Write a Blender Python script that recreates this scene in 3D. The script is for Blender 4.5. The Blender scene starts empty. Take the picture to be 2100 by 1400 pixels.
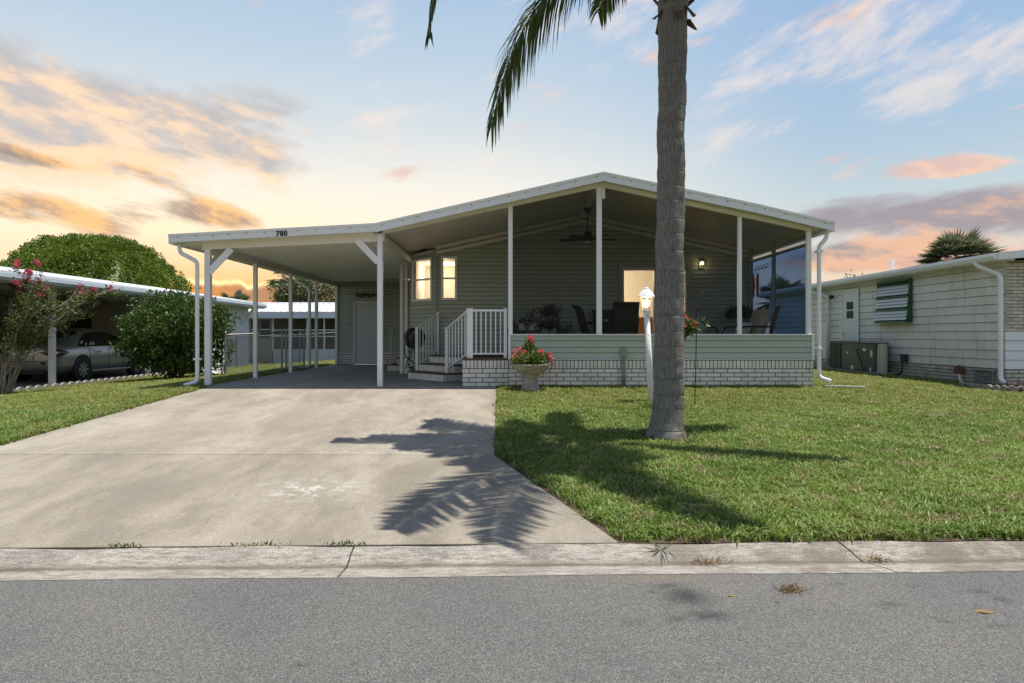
import bpy, bmesh, math, random
import numpy as np
from mathutils import Vector, Matrix, Quaternion
R = math.radians
random.seed(7); rng = np.random.default_rng(11)
scene = bpy.context.scene
C = scene.collection

# ---------------------------------------------------------------- camera
cam_d = bpy.data.cameras.new('camera'); cam = bpy.data.objects.new('camera', cam_d); C.objects.link(cam)
cam.location = (0, 0, 1.0); cam.rotation_euler = (R(90), 0, 0)
cam_d.lens = 24; cam_d.sensor_width = 36; cam_d.shift_y = -13/2100
cam_d.clip_start = 0.05; cam_d.clip_end = 3000
scene.camera = cam

# ---------------------------------------------------------------- sun (high, from the right, shadows to the left)
SUN_DIR = Vector((0.215, 0.05, 1.0)).normalized()
sun_d = bpy.data.lights.new('sun', 'SUN'); sun = bpy.data.objects.new('sun', sun_d); C.objects.link(sun)
sun_d.energy = 5.0; sun_d.angle = R(0.53); sun_d.color = (1.0, 0.95, 0.86)
sun.rotation_euler = SUN_DIR.to_track_quat('Z', 'Y').to_euler(); sun.location = (6, 4, 40)

# ---------------------------------------------------------------- node helper
class NT:
    def __init__(s, tree): s.t = tree; s.n = tree.nodes; s.l = tree.links
    def new(s, typ, **kw):
        n = s.n.new(typ)
        for k, v in kw.items(): setattr(n, k, v)
        return n
    def put(s, sock, v):
        if v is None: return
        if hasattr(v, 'is_output'): s.l.new(v, sock)
        else:
            if hasattr(sock.default_value, '__len__'):
                if not hasattr(v, '__len__'): v = (v,)*len(sock.default_value)
                v = tuple(v)
                if len(v) == 3 and len(sock.default_value) == 4: v = v + (1,)
            sock.default_value = v
    def m(s, op, a, b=None, c=None, clamp=False):
        n = s.new('ShaderNodeMath', operation=op, use_clamp=clamp)
        for i, v in enumerate((a, b, c)): s.put(n.inputs[i], v) if v is not None else None
        return n.outputs[0]
    def add(s, a, b): return s.m('ADD', a, b)
    def sub(s, a, b): return s.m('SUBTRACT', a, b)
    def mul(s, a, b): return s.m('MULTIPLY', a, b)
    def vm(s, op, a, b=None):
        n = s.new('ShaderNodeVectorMath', operation=op); s.put(n.inputs[0], a)
        if b is not None: s.put(n.inputs[1], b)
        return n.outputs[0]
    def xyz(s, x, y, z):
        n = s.new('ShaderNodeCombineXYZ')
        for i, v in enumerate((x, y, z)): s.put(n.inputs[i], v)
        return n.outputs[0]
    def sep(s, v):
        n = s.new('ShaderNodeSeparateXYZ'); s.put(n.inputs[0], v); return n.outputs
    def noise(s, vec, scale=1.0, detail=4.0, rough=0.55, dist=0.0, out=0):
        n = s.new('ShaderNodeTexNoise'); s.put(n.inputs['Vector'], vec); s.put(n.inputs['Scale'], scale)
        s.put(n.inputs['Detail'], detail); s.put(n.inputs['Roughness'], rough); s.put(n.inputs['Distortion'], dist)
        return n.outputs[out]
    def vor(s, vec, scale=1.0, feature='F1', rnd=1.0, out=0):
        n = s.new('ShaderNodeTexVoronoi', feature=feature); s.put(n.inputs['Vector'], vec); s.put(n.inputs['Scale'], scale)
        s.put(n.inputs['Randomness'], rnd); return n.outputs[out]
    def ss(s, v, a, b, lo=0.0, hi=1.0):
        n = s.new('ShaderNodeMapRange', interpolation_type='SMOOTHSTEP'); s.put(n.inputs[0], v)
        for i, q in enumerate((a, b, lo, hi)): s.put(n.inputs[1+i], q)
        return n.outputs[0]
    def mix(s, f, a, b, mode='MIX'):
        n = s.new('ShaderNodeMix', data_type='RGBA', blend_type=mode, clamp_factor=True)
        s.put(n.inputs[0], f); s.put(n.inputs[6], a); s.put(n.inputs[7], b); return n.outputs[2]
    def ramp(s, f, stops, interp='LINEAR'):
        n = s.new('ShaderNodeValToRGB'); cr = n.color_ramp; cr.interpolation = interp; s.put(n.inputs[0], f)
        while len(cr.elements) < len(stops): cr.elements.new(0.5)
        for e, (p, c) in zip(cr.elements, stops):
            e.position = p; e.color = tuple(c)+(1,) if len(c) == 3 else c
        return n.outputs[0]
    def gauss(s, x, x0, sx, y, y0, sy):
        a = s.m('POWER', s.m('DIVIDE', s.sub(x, x0), sx), 2.0); b = s.m('POWER', s.m('DIVIDE', s.sub(y, y0), sy), 2.0)
        return s.m('EXPONENT', s.mul(s.add(a, b), -1.0))

# ---------------------------------------------------------------- world: daylight sky overhead, sunset cloud sky round the horizon
def build_world():
    w = bpy.data.worlds.new('World'); scene.world = w; w.use_nodes = True
    t = NT(w.node_tree); t.n.clear()
    D = t.new('ShaderNodeTexCoord').outputs['Generated']
    D = t.vm('NORMALIZE', D)
    x, y, z = t.sep(D)[:3]
    el = t.m('ARCSINE', z); az = t.m('ARCTAN2', x, y)
    eld = t.m('DIVIDE', t.m('MAXIMUM', el, 0.0), math.pi/2)
    deg = lambda d: d/90
    top = [(deg(45), (.20, .34, .58)), (deg(90), (.10, .20, .44))]
    rampL = t.ramp(eld, [(0, (.86, .60, .36)), (deg(4), (.96, .80, .58)), (deg(8), (.94, .86, .72)), (deg(12), (.86, .83, .76)),
                         (deg(17), (.63, .69, .73)), (deg(22), (.48, .60, .72)), (deg(27), (.38, .52, .70))]+top)
    rampR = t.ramp(eld, [(0, (.84, .60, .42)), (deg(3.5), (.84, .66, .48)), (deg(7.5), (.66, .68, .66)), (deg(11), (.50, .61, .67)),
                         (deg(15), (.40, .54, .68)), (deg(20), (.34, .49, .69)), (deg(27), (.30, .45, .68))]+top)
    hl = t.m('MAXIMUM', t.m('SQRT', t.add(t.mul(x, x), t.mul(y, y))), 0.001)
    gdot = t.m('DIVIDE', t.add(t.mul(x, math.sin(R(-22))), t.mul(y, math.cos(R(-22)))), hl)
    col = t.mix(t.ss(gdot, 0.66, 0.98), rampR, rampL)
    # warm glow where the sun has gone down
    col = t.mix(t.mul(t.gauss(az, -.46, .34, el, .135, .060), .75), col, (1.12, .92, .64))
    col = t.mix(t.mul(t.gauss(az, -.42, .27, el, .020, .080), 1.0), col, (1.15, .50, .07))
    # cloud noise, stretched along the horizon
    def cn(sa, se, shear, off, scale, detail=7.0, rough=.55, dist=.25):
        v = t.xyz(t.mul(t.add(az, off), sa), t.mul(t.add(el, t.mul(az, shear)), se), off*3.1)
        return t.noise(v, scale, detail, rough, dist)
    # high thin pink wisps (everywhere)
    n1 = cn(1.0, 2.5, -.34, 1.3, 6.0, 9.0, .62, .15)
    big = cn(1.0, 2.2, -.30, 4.7, 2.6, 2.0)
    wisp_reg = t.add(t.gauss(az, .52, .30, el, .36, .085), t.mul(t.gauss(az, .14, .17, el, .45, .06), 1.3))
    wisp_reg = t.add(wisp_reg, t.mul(t.gauss(az, .33, .10, el, .275, .022), .8))
    wisp_reg = t.add(wisp_reg, t.mul(t.gauss(az, -.19, .06, el, .40, .07), .55))
    wisp_reg = t.add(wisp_reg, t.mul(t.gauss(az, -.20, .06, el, .27, .05), .55))
    over = t.mul(t.ss(el, .46, .62), t.ss(big, .40, .62))
    wm = t.ss(t.add(n1, t.mul(t.m('MAXIMUM', t.m('MINIMUM', wisp_reg, 1.2), over), .22)), .60, .82)
    col = t.mix(t.mul(wm, .62), col, (.90, .76, .68))
    # grey and orange bank at upper left
    n2 = cn(1.0, 2.3, .18, 7.7, 6.0, 9.0, .60, .15)
    n3 = cn(1.0, 2.6, .18, 2.9, 9.5, 8.0, .62, .15)
    regL = t.add(t.gauss(az, -.46, .24, el, .258, .055), t.mul(t.gauss(az, -.66, .16, el, .27, .09), .9))
    mL = t.ss(t.add(n2, t.mul(t.m('MINIMUM', regL, 1.0), .34)), .58, .80)
    cL = t.mix(t.ss(t.add(n3, t.mul(t.sub(.27, el), 1.6)), .42, .66), (.52, .49, .49), (1.02, .72, .47))
    col = t.mix(t.mul(t.mul(mL, t.ss(regL, .03, .30)), .93), col, cL)
    # low streaks at far left
    n4 = cn(1.0, 4.0, .20, 11.3, 6.0, 8.0, .58, .1)
    regS = t.add(t.gauss(az, -.60, .17, el, .150, .028), t.gauss(az, -.58, .16, el, .205, .016))
    regS = t.add(regS, t.mul(t.gauss(az, -.40, .06, el, .160, .018), .9))
    mS = t.ss(t.add(n4, t.mul(t.m('MINIMUM', regS, 1.0), .24)), .60, .80)
    cS = t.mix(t.ss(n3, .42, .60), (.36, .27, .22), (1.0, .56, .22))
    col = t.mix(t.mul(t.mul(mS, t.ss(regS, .04, .35)), .9), col, cS)
    # bright-rimmed cumulus low in the glow
    prof = t.add(.043, t.mul(t.noise(t.xyz(t.mul(az, 1.0), 3.3, 0), 13.0, 5.0, .6), .052))
    dd = t.sub(el, prof)
    nearg = t.gauss(az, -.37, .16, el, .05, .08)
    low = t.mix(t.ss(t.add(az, t.mul(n3, .2)), -.36, -.22), (.86, .33, .05), (.52, .27, .15))
    col = t.mix(t.mul(t.ss(dd, .003, -.003), t.ss(nearg, .15, .6)), col, low)
    rim = t.mul(t.m('EXPONENT', t.mul(t.m('POWER', t.m('DIVIDE', dd, .0035), 2.0), -1.0)), t.ss(nearg, .2, .7))
    col = t.mix(t.mul(rim, t.ss(n1, .25, .5)), col, (1.2, 1.0, .50))
    # mauve bank with a peach top at right
    n5 = cn(1.0, 3.4, -.16, 5.9, 4.8, 8.0, .55, .15)
    regR = t.add(t.gauss(az, .62, .24, el, .150, .034), t.gauss(az, .52, .22, el, .098, .018))
    mR = t.ss(t.add(n5, t.mul(t.m('MINIMUM', regR, 1.0), .44)), .62, .84)
    cR = t.mix(t.ss(t.add(n3, t.mul(t.sub(.125, el), 3.0)), .40, .62), (.34, .30, .33), (.82, .48, .32))
    col = t.mix(t.mul(t.mul(mR, t.ss(regR, .03, .30)), .92), col, cR)
    mP = t.ss(t.add(n5, t.mul(t.gauss(az, .585, .085, el, .203, .018), .44)), .63, .78)
    col = t.mix(t.mul(t.mul(mP, t.ss(el, .13, .16)), .9), col, t.mix(t.ss(n3, .4, .6), (.98, .62, .44), (.72, .50, .44)))
    bg = t.new('ShaderNodeBackground'); t.put(bg.inputs[0], col); bg.inputs[1].default_value = 0.79
    sky = t.new('ShaderNodeTexSky', sky_type='NISHITA'); sky.sun_disc = False
    sky.sun_elevation = math.asin(SUN_DIR.z); sky.sun_rotation = math.atan2(SUN_DIR.x, SUN_DIR.y)
    sky.air_density = 1.0; sky.dust_density = 0.6
    bs = t.new('ShaderNodeBackground'); t.put(bs.inputs[0], sky.outputs[0]); bs.inputs[1].default_value = 0.09
    mx = t.new('ShaderNodeMixShader'); t.put(mx.inputs[0], t.ss(el, R(32), R(60)))
    t.l.new(bg.outputs[0], mx.inputs[1]); t.l.new(bs.outputs[0], mx.inputs[2])
    o = t.new('ShaderNodeOutputWorld'); t.l.new(mx.outputs[0], o.inputs[0])
build_world()

# ---------------------------------------------------------------- render and exposure
vs = scene.view_settings
scene.display_settings.display_device = 'sRGB'
vs.view_transform = 'Standard'; vs.look = 'None'; vs.exposure = 0.48; vs.gamma = 1.0; vs.use_curve_mapping = False
scene.render.engine = 'CYCLES'
cy = scene.cycles
cy.use_denoising = True
try: cy.denoiser = 'OPENIMAGEDENOISE'
except Exception: pass
cy.max_bounces = 8; cy.diffuse_bounces = 4; cy.glossy_bounces = 3; cy.transmission_bounces = 4; cy.transparent_max_bounces = 16
cy.sample_clamp_indirect = 6.0; cy.caustics_reflective = False; cy.caustics_refractive = False

# ---------------------------------------------------------------- materials
MATS = {}
def mat(name, col=(.5, .5, .5), rough=.6, metal=0.0, spec=.5, fn=None, bump=None, var=0.0, noise=None, trans=0.0):
    """col base colour; var = per-object brightness spread; noise=(scale, amount) mottling; bump=(scale, strength)"""
    m = bpy.data.materials.new(name); m.use_nodes = True; MATS[name] = m
    t = NT(m.node_tree); b = t.n['Principled BSDF']
    t.bsdf = b; t.pos = t.new('ShaderNodeNewGeometry').outputs['Position']; t.geo = t.n[-1]
    c = col
    if noise:
        f = t.noise(t.pos, noise[0], 5.0, .6)
        lo = tuple(v*(1-noise[1]) for v in col); hi = tuple(min(v*(1+noise[1]), 1) for v in col)
        c = t.mix(t.ss(f, .3, .7), lo, hi)
    if var:
        r = t.new('ShaderNodeObjectInfo').outputs['Random']
        k = t.add(1-var, t.mul(r, 2*var))
        c = t.mix(1.0, c, t.xyz(k, k, k), 'MULTIPLY')
    t.col = c
    if fn:
        c2 = fn(t)
        if c2 is not None: c = c2
    t.put(b.inputs['Base Color'], c)
    if not b.inputs['Roughness'].is_linked: b.inputs['Roughness'].default_value = rough
    b.inputs['Metallic'].default_value = metal
    b.inputs['Specular IOR Level'].default_value = spec
    if bump:
        n = t.new('ShaderNodeBump'); n.inputs['Strength'].default_value = bump[1]; n.inputs['Distance'].default_value = bump[2] if len(bump) > 2 else .01
        t.put(n.inputs['Height'], t.noise(t.pos, bump[0], 6.0, .6)); t.l.new(n.outputs[0], b.inputs['Normal'])
    if trans:
        out = t.n['Material Output']; tr = t.new('ShaderNodeBsdfTranslucent'); t.put(tr.inputs[0], c)
        mx = t.new('ShaderNodeMixShader'); mx.inputs[0].default_value = trans
        t.l.new(b.outputs[0], mx.inputs[1]); t.l.new(tr.outputs[0], mx.inputs[2]); t.l.new(mx.outputs[0], out.inputs[0])
    return m

def m_white(t):     # white enamel with faint dirt
    f = t.noise(t.pos, 3.0, 6.0, .65); g = t.noise(t.vm('MULTIPLY', t.pos, (6, 6, .6)), 3.0, 5.0, .6)
    c = t.mix(t.mul(t.ss(t.mul(f, g), .26, .46), .6), t.col, (.62, .61, .57))
    return c
mat('white_enamel', (.78, .79, .81), .42, fn=m_white)
mat('cream_enamel', (.74, .71, .63), .45, fn=m_white)
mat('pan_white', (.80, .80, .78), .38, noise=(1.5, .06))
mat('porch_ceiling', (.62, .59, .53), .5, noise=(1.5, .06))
mat('sage_siding', (.375, .430, .355), .5, var=.05, noise=(2.0, .05), bump=(60, .12, .004))
mat('sage_trim', (.33, .39, .31), .5)
mat('trim_grey', (.40, .38, .34), .5)
mat('brick_white', (.70, .67, .61), .8, var=.10, noise=(5.0, .10), bump=(45, .5, .004))
mat('mortar', (.135, .128, .115), .9, noise=(20, .15))
mat('tread_brown', (.105, .070, .055), .75, noise=(8, .15), bump=(60, .2, .004))
mat('door_white', (.56, .60, .62), .45)
mat('black_metal', (.015, .015, .016), .45)
mat('dark_iron', (.03, .03, .028), .5, metal=.3)
mat('galvanised', (.34, .35, .35), .45, metal=.7, noise=(30, .1))
mat('aluminium', (.55, .56, .57), .4, metal=.6)
mat('screw', (.04, .035, .03), .5)
mat('interior_cream', (.82, .77, .66), .8)
mat('siding_lap_shadow', (.075, .085, .065), .8)  # dark core showing between the boards, painted as lap shadow lines
mat('cream_lap_shadow', (.25, .21, .15), .9)  # brown core between the neighbour's boards, shadow lines put into its colour
mat('interior_sunset_orange', (.52, .24, .06), .6)  # orange stands in for the sunset reflected low in the glass
mat('sling_brown', (.035, .026, .022), .8, noise=(200, .2))
mat('bronze_frame', (.022, .017, .014), .5)
mat('cushion', (.46, .43, .38), .9, noise=(6, .12))
mat('pillow', (.62, .60, .56), .9)
mat('print_dark', (.06, .06, .06), .9)
mat('pot_white', (.72, .74, .72), .4)
mat('terracotta', (.36, .15, .08), .8)
mat('glass_red', (.40, .05, .02), .3)
mat('glass_amber', (.55, .20, .03), .3)
mat('hose_black', (.012, .012, .013), .5)
mat('bin_green', (.02, .10, .05), .5)
mat('rust_box', (.14, .075, .04), .85, noise=(25, .3))
mat('pipe_white', (.62, .60, .55), .6, noise=(14, .12))
mat('conduit_grey', (.26, .27, .25), .55, noise=(10, .1))
mat('ac_dark', (.070, .070, .074), .5, noise=(3, .1))
mat('ac_mid', (.100, .110, .112), .5, noise=(3, .08))
mat('ac_slot', (.03, .03, .03), .6)
mat('beige_panel', (.46, .44, .39), .55, noise=(4, .08))
mat('sticker', (.72, .72, .70), .6)
mat('shutter_white', (.70, .73, .76), .45)
mat('shutter_green', (.012, .085, .03), .45)
mat('roof_white', (.52, .53, .55), .45, noise=(1.2, .08))
mat('gutter_blue', (.44, .50, .56), .45, noise=(2, .06))
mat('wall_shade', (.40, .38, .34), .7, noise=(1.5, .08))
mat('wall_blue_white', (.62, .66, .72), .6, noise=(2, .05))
mat('dark_glass', (.012, .013, .015), .08, spec=.8)
mat('dark_open', (.02, .02, .02), .9)
mat('tan_siding', (.36, .32, .26), .7, noise=(2, .06))
mat('concrete_edging', (.25, .235, .21), .9, noise=(9, .2), bump=(50, .5, .006))
mat('stone_urn', (.30, .275, .235), .92, noise=(9, .24), bump=(38, .7, .008))
mat('mulch', (.085, .045, .035), .95, noise=(22, .5), bump=(40, 1.0, .02))
mat('soil', (.075, .048, .032), .95, noise=(14, .4), bump=(40, 1.0, .02))
mat('dry_leaf', (.20, .13, .05), .9, var=.2)
mat('rubber', (.018, .018, .018), .8)
mat('alloy', (.42, .42, .43), .35, metal=.8)
mat('car_glass', (.008, .009, .011), .05, spec=.9)
mat('tail_red', (.10, .012, .02), .15, spec=.8)
mat('plate', (.55, .58, .55), .5)
mat('car_dark', (.02, .02, .02), .6)
mat('chrome', (.75, .75, .76), .12, metal=1.0)
m = mat('car_paint', (.33, .33, .32), .32, metal=.55)
MATS['car_paint'].node_tree.nodes['Principled BSDF'].inputs['Coat Weight'].default_value = .6

def m_cream_lap(t):   # neighbour's lap siding with green algae and drip stains
    f = t.noise(t.pos, .9, 6.0, .62); g = t.noise(t.vm('MULTIPLY', t.pos, (5, 5, .5)), 2.2, 5.0, .6)
    c = t.mix(t.mul(t.ss(f, .45, .68), .75), t.col, (.54, .56, .45))
    c = t.mix(t.mul(t.ss(g, .52, .72), .55), c, (.36, .37, .31))
    return c
mat('cream_lap', (.73, .71, .68), .6, fn=m_cream_lap, var=.03)
mat('brick_neighbour', (.50, .47, .40), .85, var=.10, noise=(4.0, .16), bump=(45, .5, .004))

def m_concrete(t):    # driveway: pale, with long dark tyre and runoff marks, blotches, fine grain
    p = t.pos
    d = t.vm('MULTIPLY', p, (1.0, .38, 1.0))
    f = t.noise(d, 1.25, 10.0, .70, .25); g = t.noise(t.vm('MULTIPLY', p, (1.0, .6, 1.0)), 2.6, 10.0, .74, .2); fine = t.noise(p, 110.0, 3.0, .75)
    c = t.mix(t.ss(f, .34, .66), (.200, .174, .138), (.310, .276, .226))
    c = t.mix(t.mul(t.ss(g, .50, .68), .42), c, (.150, .128, .098))
    c = t.mix(t.ss(fine, .25, .75), t.mix(1.0, c, (.72, .72, .72), 'MULTIPLY'), t.mix(1.0, c, (1.26, 1.26, 1.26), 'MULTIPLY'))
    sp = t.noise(p, 38.0, 4.0, .75); c = t.mix(t.ss(sp, .30, .70), t.mix(1.0, c, (.86, .85, .84), 'MULTIPLY'), t.mix(1.0, c, (1.10, 1.10, 1.10), 'MULTIPLY'))
    c = t.mix(t.mul(t.ss(t.noise(p, 7.0, 8.0, .78), .56, .68), .35), c, (.13, .11, .08))
    x, y, z = t.sep(p)[:3]
    # hairline crack wandering down the lower slab
    cx = t.add(-2.42, t.add(t.mul(t.sub(6.7, y), .11), t.mul(t.sub(t.noise(t.xyz(0, y, 0), 2.2, 4.0, .6), .5), .35)))
    ck = t.mul(t.ss(t.m('ABSOLUTE', t.sub(x, cx)), .008, .002), t.mul(t.ss(y, 7.3, 6.6), t.ss(g, .40, .58)))
    c = t.mix(t.mul(ck, .5), c, (.08, .07, .055))
    # pale scuffs
    sc = t.mul(t.gauss(x, -1.75, .42, y, 5.9, .35), t.ss(t.noise(p, 6.0, 5.0, .7), .50, .60))
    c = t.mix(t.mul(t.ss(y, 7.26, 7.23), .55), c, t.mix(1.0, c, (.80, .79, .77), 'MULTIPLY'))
    c = t.mix(t.mul(sc, .75), c, (.42, .40, .37))
    # dull grey floor under the carport roof
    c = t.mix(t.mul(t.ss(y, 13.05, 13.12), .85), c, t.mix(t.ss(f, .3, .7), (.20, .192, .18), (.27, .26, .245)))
    n = t.new('ShaderNodeBump'); n.inputs['Strength'].default_value = .35; n.inputs['Distance'].default_value = .004
    t.put(n.inputs['Height'], t.add(fine, t.mul(g, .6))); t.l.new(n.outputs[0], t.bsdf.inputs['Normal'])
    return c
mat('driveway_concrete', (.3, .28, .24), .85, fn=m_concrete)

def m_curb(t):        # broom-streaked gutter concrete, brown dirt in the valley, worn white
    p = t.pos; x, y, z = t.sep(p)[:3]
    yy = t.sub(y, t.mul(x, .027))
    st = t.noise(t.vm('MULTIPLY', p, (3.0, 12.0, 12.0)), 3.2, 8.0, .72); g = t.noise(p, 2.2, 6.0, .65); fine = t.noise(p, 120.0, 3.0, .7)
    c = t.mix(t.ss(st, .33, .60), (.165, .145, .120), (.335, .31, .278))
    c = t.mix(t.mul(t.ss(g, .42, .64), .6), c, (.135, .12, .10))
    vall = t.m('EXPONENT', t.mul(t.m('POWER', t.m('DIVIDE', t.sub(yy, 4.34), .035), 2.0), -1.0))
    c = t.mix(t.mul(vall, t.add(.45, t.mul(g, .7))), c, (.085, .062, .040))
    c = t.mix(t.mul(t.ss(x, .2, 2.2), t.mul(t.ss(g, .36, .6), .55)), c, (.125, .10, .075))
    c = t.mix(t.ss(fine, .38, .62), t.mix(1.0, c, (.70, .69, .67), 'MULTIPLY'), t.mix(1.0, c, (1.22, 1.22, 1.22), 'MULTIPLY'))
    n = t.new('ShaderNodeBump'); n.inputs['Strength'].default_value = .7; n.inputs['Distance'].default_value = .008
    t.put(n.inputs['Height'], t.add(fine, st)); t.l.new(n.outputs[0], t.bsdf.inputs['Normal'])
    return c
mat('curb_concrete', (.4, .38, .34), .9, fn=m_curb)

def m_asphalt(t):     # grey aggregate with stains
    p = t.pos; x, y, z = t.sep(p)[:3]
    v = t.vor(p, 210.0, out=1); v2 = t.noise(p, 330.0, 3.0, .75); big = t.noise(p, .8, 5.0, .6)
    s = t.sep(v)[0]
    k = t.add(t.mul(s, .55), t.mul(v2, .55))
    c = t.ramp(k, [(.18, (.034, .0325, .031)), (.45, (.082, .080, .076)), (.62, (.112, .109, .104)), (.86, (.225, .219, .209))])
    c = t.mix(t.ss(big, .3, .7), t.mix(1.0, c, (.90, .90, .92), 'MULTIPLY'), t.mix(1.0, c, (1.10, 1.09, 1.08), 'MULTIPLY'))
    wob = t.mul(t.sub(t.noise(p, 9.0, 5.0, .7), .5), .16)
    xs = t.add(x, wob); ys = t.add(y, wob)
    st = None
    for (sx, sy, rx, ry, a) in [(.97, 3.80, .11, .13, .8), (.90, 3.95, .07, .05, .6), (1.02, 3.54, .11, .06, .7), (.79, 3.86, .03, .035, .5),
                                (2.65, 3.87, .07, .04, .55), (2.69, 3.75, .05, .04, .6), (2.04, 3.68, .06, .035, .45), (-.92, 3.02, .03, .02, .6),
                                (1.45, 3.72, .02, .02, .6), (2.41, 3.41, .05, .02, .4), (2.21, 3.46, .05, .02, .4), (.85, 3.50, .05, .03, .5),
                                (.62, 3.45, .05, .03, .3), (1.9, 3.98, .05, .03, .3), (2.35, 3.97, .05, .02, .3)]:
        gg = t.mul(t.gauss(xs, sx, rx, ys, sy, ry), a); st = gg if st is None else t.m('MAXIMUM', st, gg)
    c = t.mix(st, c, t.mix(1.0, c, (.08, .07, .06), 'MULTIPLY'))
    mud = t.mul(t.gauss(xs, .85, .35, ys, 4.08, .06), .6)
    c = t.mix(mud, c, (.16, .12, .085))
    n = t.new('ShaderNodeBump'); n.inputs['Strength'].default_value = .9; n.inputs['Distance'].default_value = .006
    t.put(n.inputs['Height'], k); t.l.new(n.outputs[0], t.bsdf.inputs['Normal'])
    return c
mat('asphalt', (.1, .1, .1), .85, fn=m_asphalt)

def m_ground(t):      # soil and thatch under the grass
    f = t.noise(t.pos, 1.2, 6.0, .65); g = t.noise(t.pos, 30.0, 4.0, .7); far = t.noise(t.pos, .05, 3.0, .5)
    c = t.mix(t.ss(f, .35, .65), (.085, .105, .032), (.14, .125, .060))
    c = t.mix(t.ss(g, .3, .7), t.mix(1.0, c, (.55, .55, .5), 'MULTIPLY'), c)
    return c
mat('lawn_soil', (.08, .1, .03), .95, fn=m_ground, bump=(30, .8, .03))

def m_grass(t):       # blade colour: patches of fresh, yellow and straw
    r = t.geo.outputs['Random Per Island']
    f = t.noise(t.pos, .75, 5.0, .65); f2 = t.noise(t.pos, 3.5, 4.0, .65)
    x, y, z = t.sep(t.pos)[:3]
    c = t.mix(t.ss(f, .36, .64), (.120, .205, .028), (.20, .285, .052))
    c = t.mix(t.mul(t.ss(y, 9.0, 12.0), .55), c, (.23, .245, .050))
    c = t.mix(t.mul(t.ss(f2, .50, .68), .85), c, (.27, .225, .10))
    c = t.mix(t.ss(r, .80, .95), c, (.33, .285, .14))
    k = t.add(.7, t.mul(r, .65)); return t.mix(1.0, c, t.xyz(k, k, k), 'MULTIPLY')
mat('grass_blade', (.1, .15, .03), .5, fn=m_grass, trans=.35, spec=.35)

def leafmat(name, a, b, rough=.45, trans=.3, spec=.4):
    def fn(t):
        r = t.geo.outputs['Random Per Island']; f = t.noise(t.pos, 1.6, 4.0, .6)
        c = t.mix(r, a, b); return t.mix(t.ss(f, .35, .65), t.mix(1.0, c, (.72, .75, .70), 'MULTIPLY'), c)
    return mat(name, a, rough, fn=fn, trans=trans, spec=spec)
leafmat('palm_leaf', (.050, .085, .018), (.115, .150, .040), .36, .38, .5)
leafmat('palm_dead', (.16, .11, .06), (.26, .19, .11), .8, .2)
leafmat('fanpalm_leaf', (.095, .125, .065), (.27, .28, .17), .45, .25)
leafmat('dome_leaf', (.095, .155, .010), (.19, .255, .028), .5, .3)
leafmat('shrub_leaf', (.035, .082, .014), (.110, .165, .030), .5, .28, .35)
leafmat('myrtle_leaf', (.060, .090, .022), (.15, .165, .050), .5, .3)
leafmat('tree_leaf', (.050, .080, .022), (.125, .155, .050), .45, .3)
leafmat('flower_leaf', (.065, .125, .020), (.165, .235, .045), .4, .3)
leafmat('house_leaf', (.020, .038, .014), (.050, .070, .028), .5, .2)
leafmat('pink_petal', (.55, .035, .11), (.72, .10, .22), .6, .35)
leafmat('red_petal', (.62, .030, .060), (.85, .22, .26), .6, .35)
leafmat('weed_leaf', (.08, .12, .02), (.18, .19, .05), .6, .3)

def m_trunk(t):       # palm trunk: grey-brown, ring scars, vertical fibres
    p = t.pos; x, y, z = t.sep(p)[:3]
    zz = t.add(z, t.mul(t.noise(p, 5.0, 3.0, .6), .07))
    ring = t.m('FRACT', t.add(t.mul(zz, 5.3), t.mul(t.noise(t.xyz(0, 0, z), 2.0, 2.0), 2.5))); ringd = t.mul(t.ss(t.m('ABSOLUTE', t.sub(ring, .5)), .42, .5), .45)
    fib = t.noise(t.vm('MULTIPLY', p, (44, 44, 5.0)), 1.6, 6.0, .7); blot = t.noise(p, 3.2, 5.0, .65)
    c = t.mix(t.ss(fib, .3, .7), (.105, .097, .090), (.262, .248, .232))
    c = t.mix(t.mul(t.ss(blot, .5, .7), .5), c, (.21, .165, .11))
    c = t.mix(t.mul(ringd, t.ss(t.noise(p, 11.0, 4.0, .6), .45, .65)), c, (.055, .045, .036))
    n = t.new('ShaderNodeBump'); n.inputs['Strength'].default_value = .8; n.inputs['Distance'].default_value = .018
    t.put(n.inputs['Height'], t.sub(fib, t.mul(ringd, .9))); t.l.new(n.outputs[0], t.bsdf.inputs['Normal'])
    return c
mat('palm_trunk', (.2, .18, .15), .95, fn=m_trunk)
mat('palm_boot', (.13, .080, .045), .95, noise=(15, .4), bump=(30, .8, .02))
mat('bark', (.15, .115, .085), .95, noise=(12, .3), bump=(25, .8, .02))
mat('bark_pale', (.30, .25, .19), .9, noise=(12, .25), bump=(25, .5, .01))

def special(name, build):
    m = bpy.data.materials.new(name); m.use_nodes = True; MATS[name] = m
    t = NT(m.node_tree); t.n.clear(); o = t.new('ShaderNodeOutputMaterial'); t.l.new(build(t), o.inputs[0]); return m
def mesh_screen(opac, dcol, tcol=(1, 1, 1)):
    def f(t):
        a = t.new('ShaderNodeBsdfTransparent'); t.put(a.inputs[0], tcol)
        b = t.new('ShaderNodeBsdfDiffuse'); t.put(b.inputs[0], dcol)
        m = t.new('ShaderNodeMixShader'); m.inputs[0].default_value = opac
        t.l.new(a.outputs[0], m.inputs[1]); t.l.new(b.outputs[0], m.inputs[2]); return m.outputs[0]
    return f
special('insect_screen', mesh_screen(.40, (.030, .030, .027)))
special('far_screen', mesh_screen(.55, (.03, .03, .03)))
special('sky_blue_screen', mesh_screen(.30, (.030, .040, .055), (.24, .40, .76)))  # blue of the sky beyond is put into the screen's own colour
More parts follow.
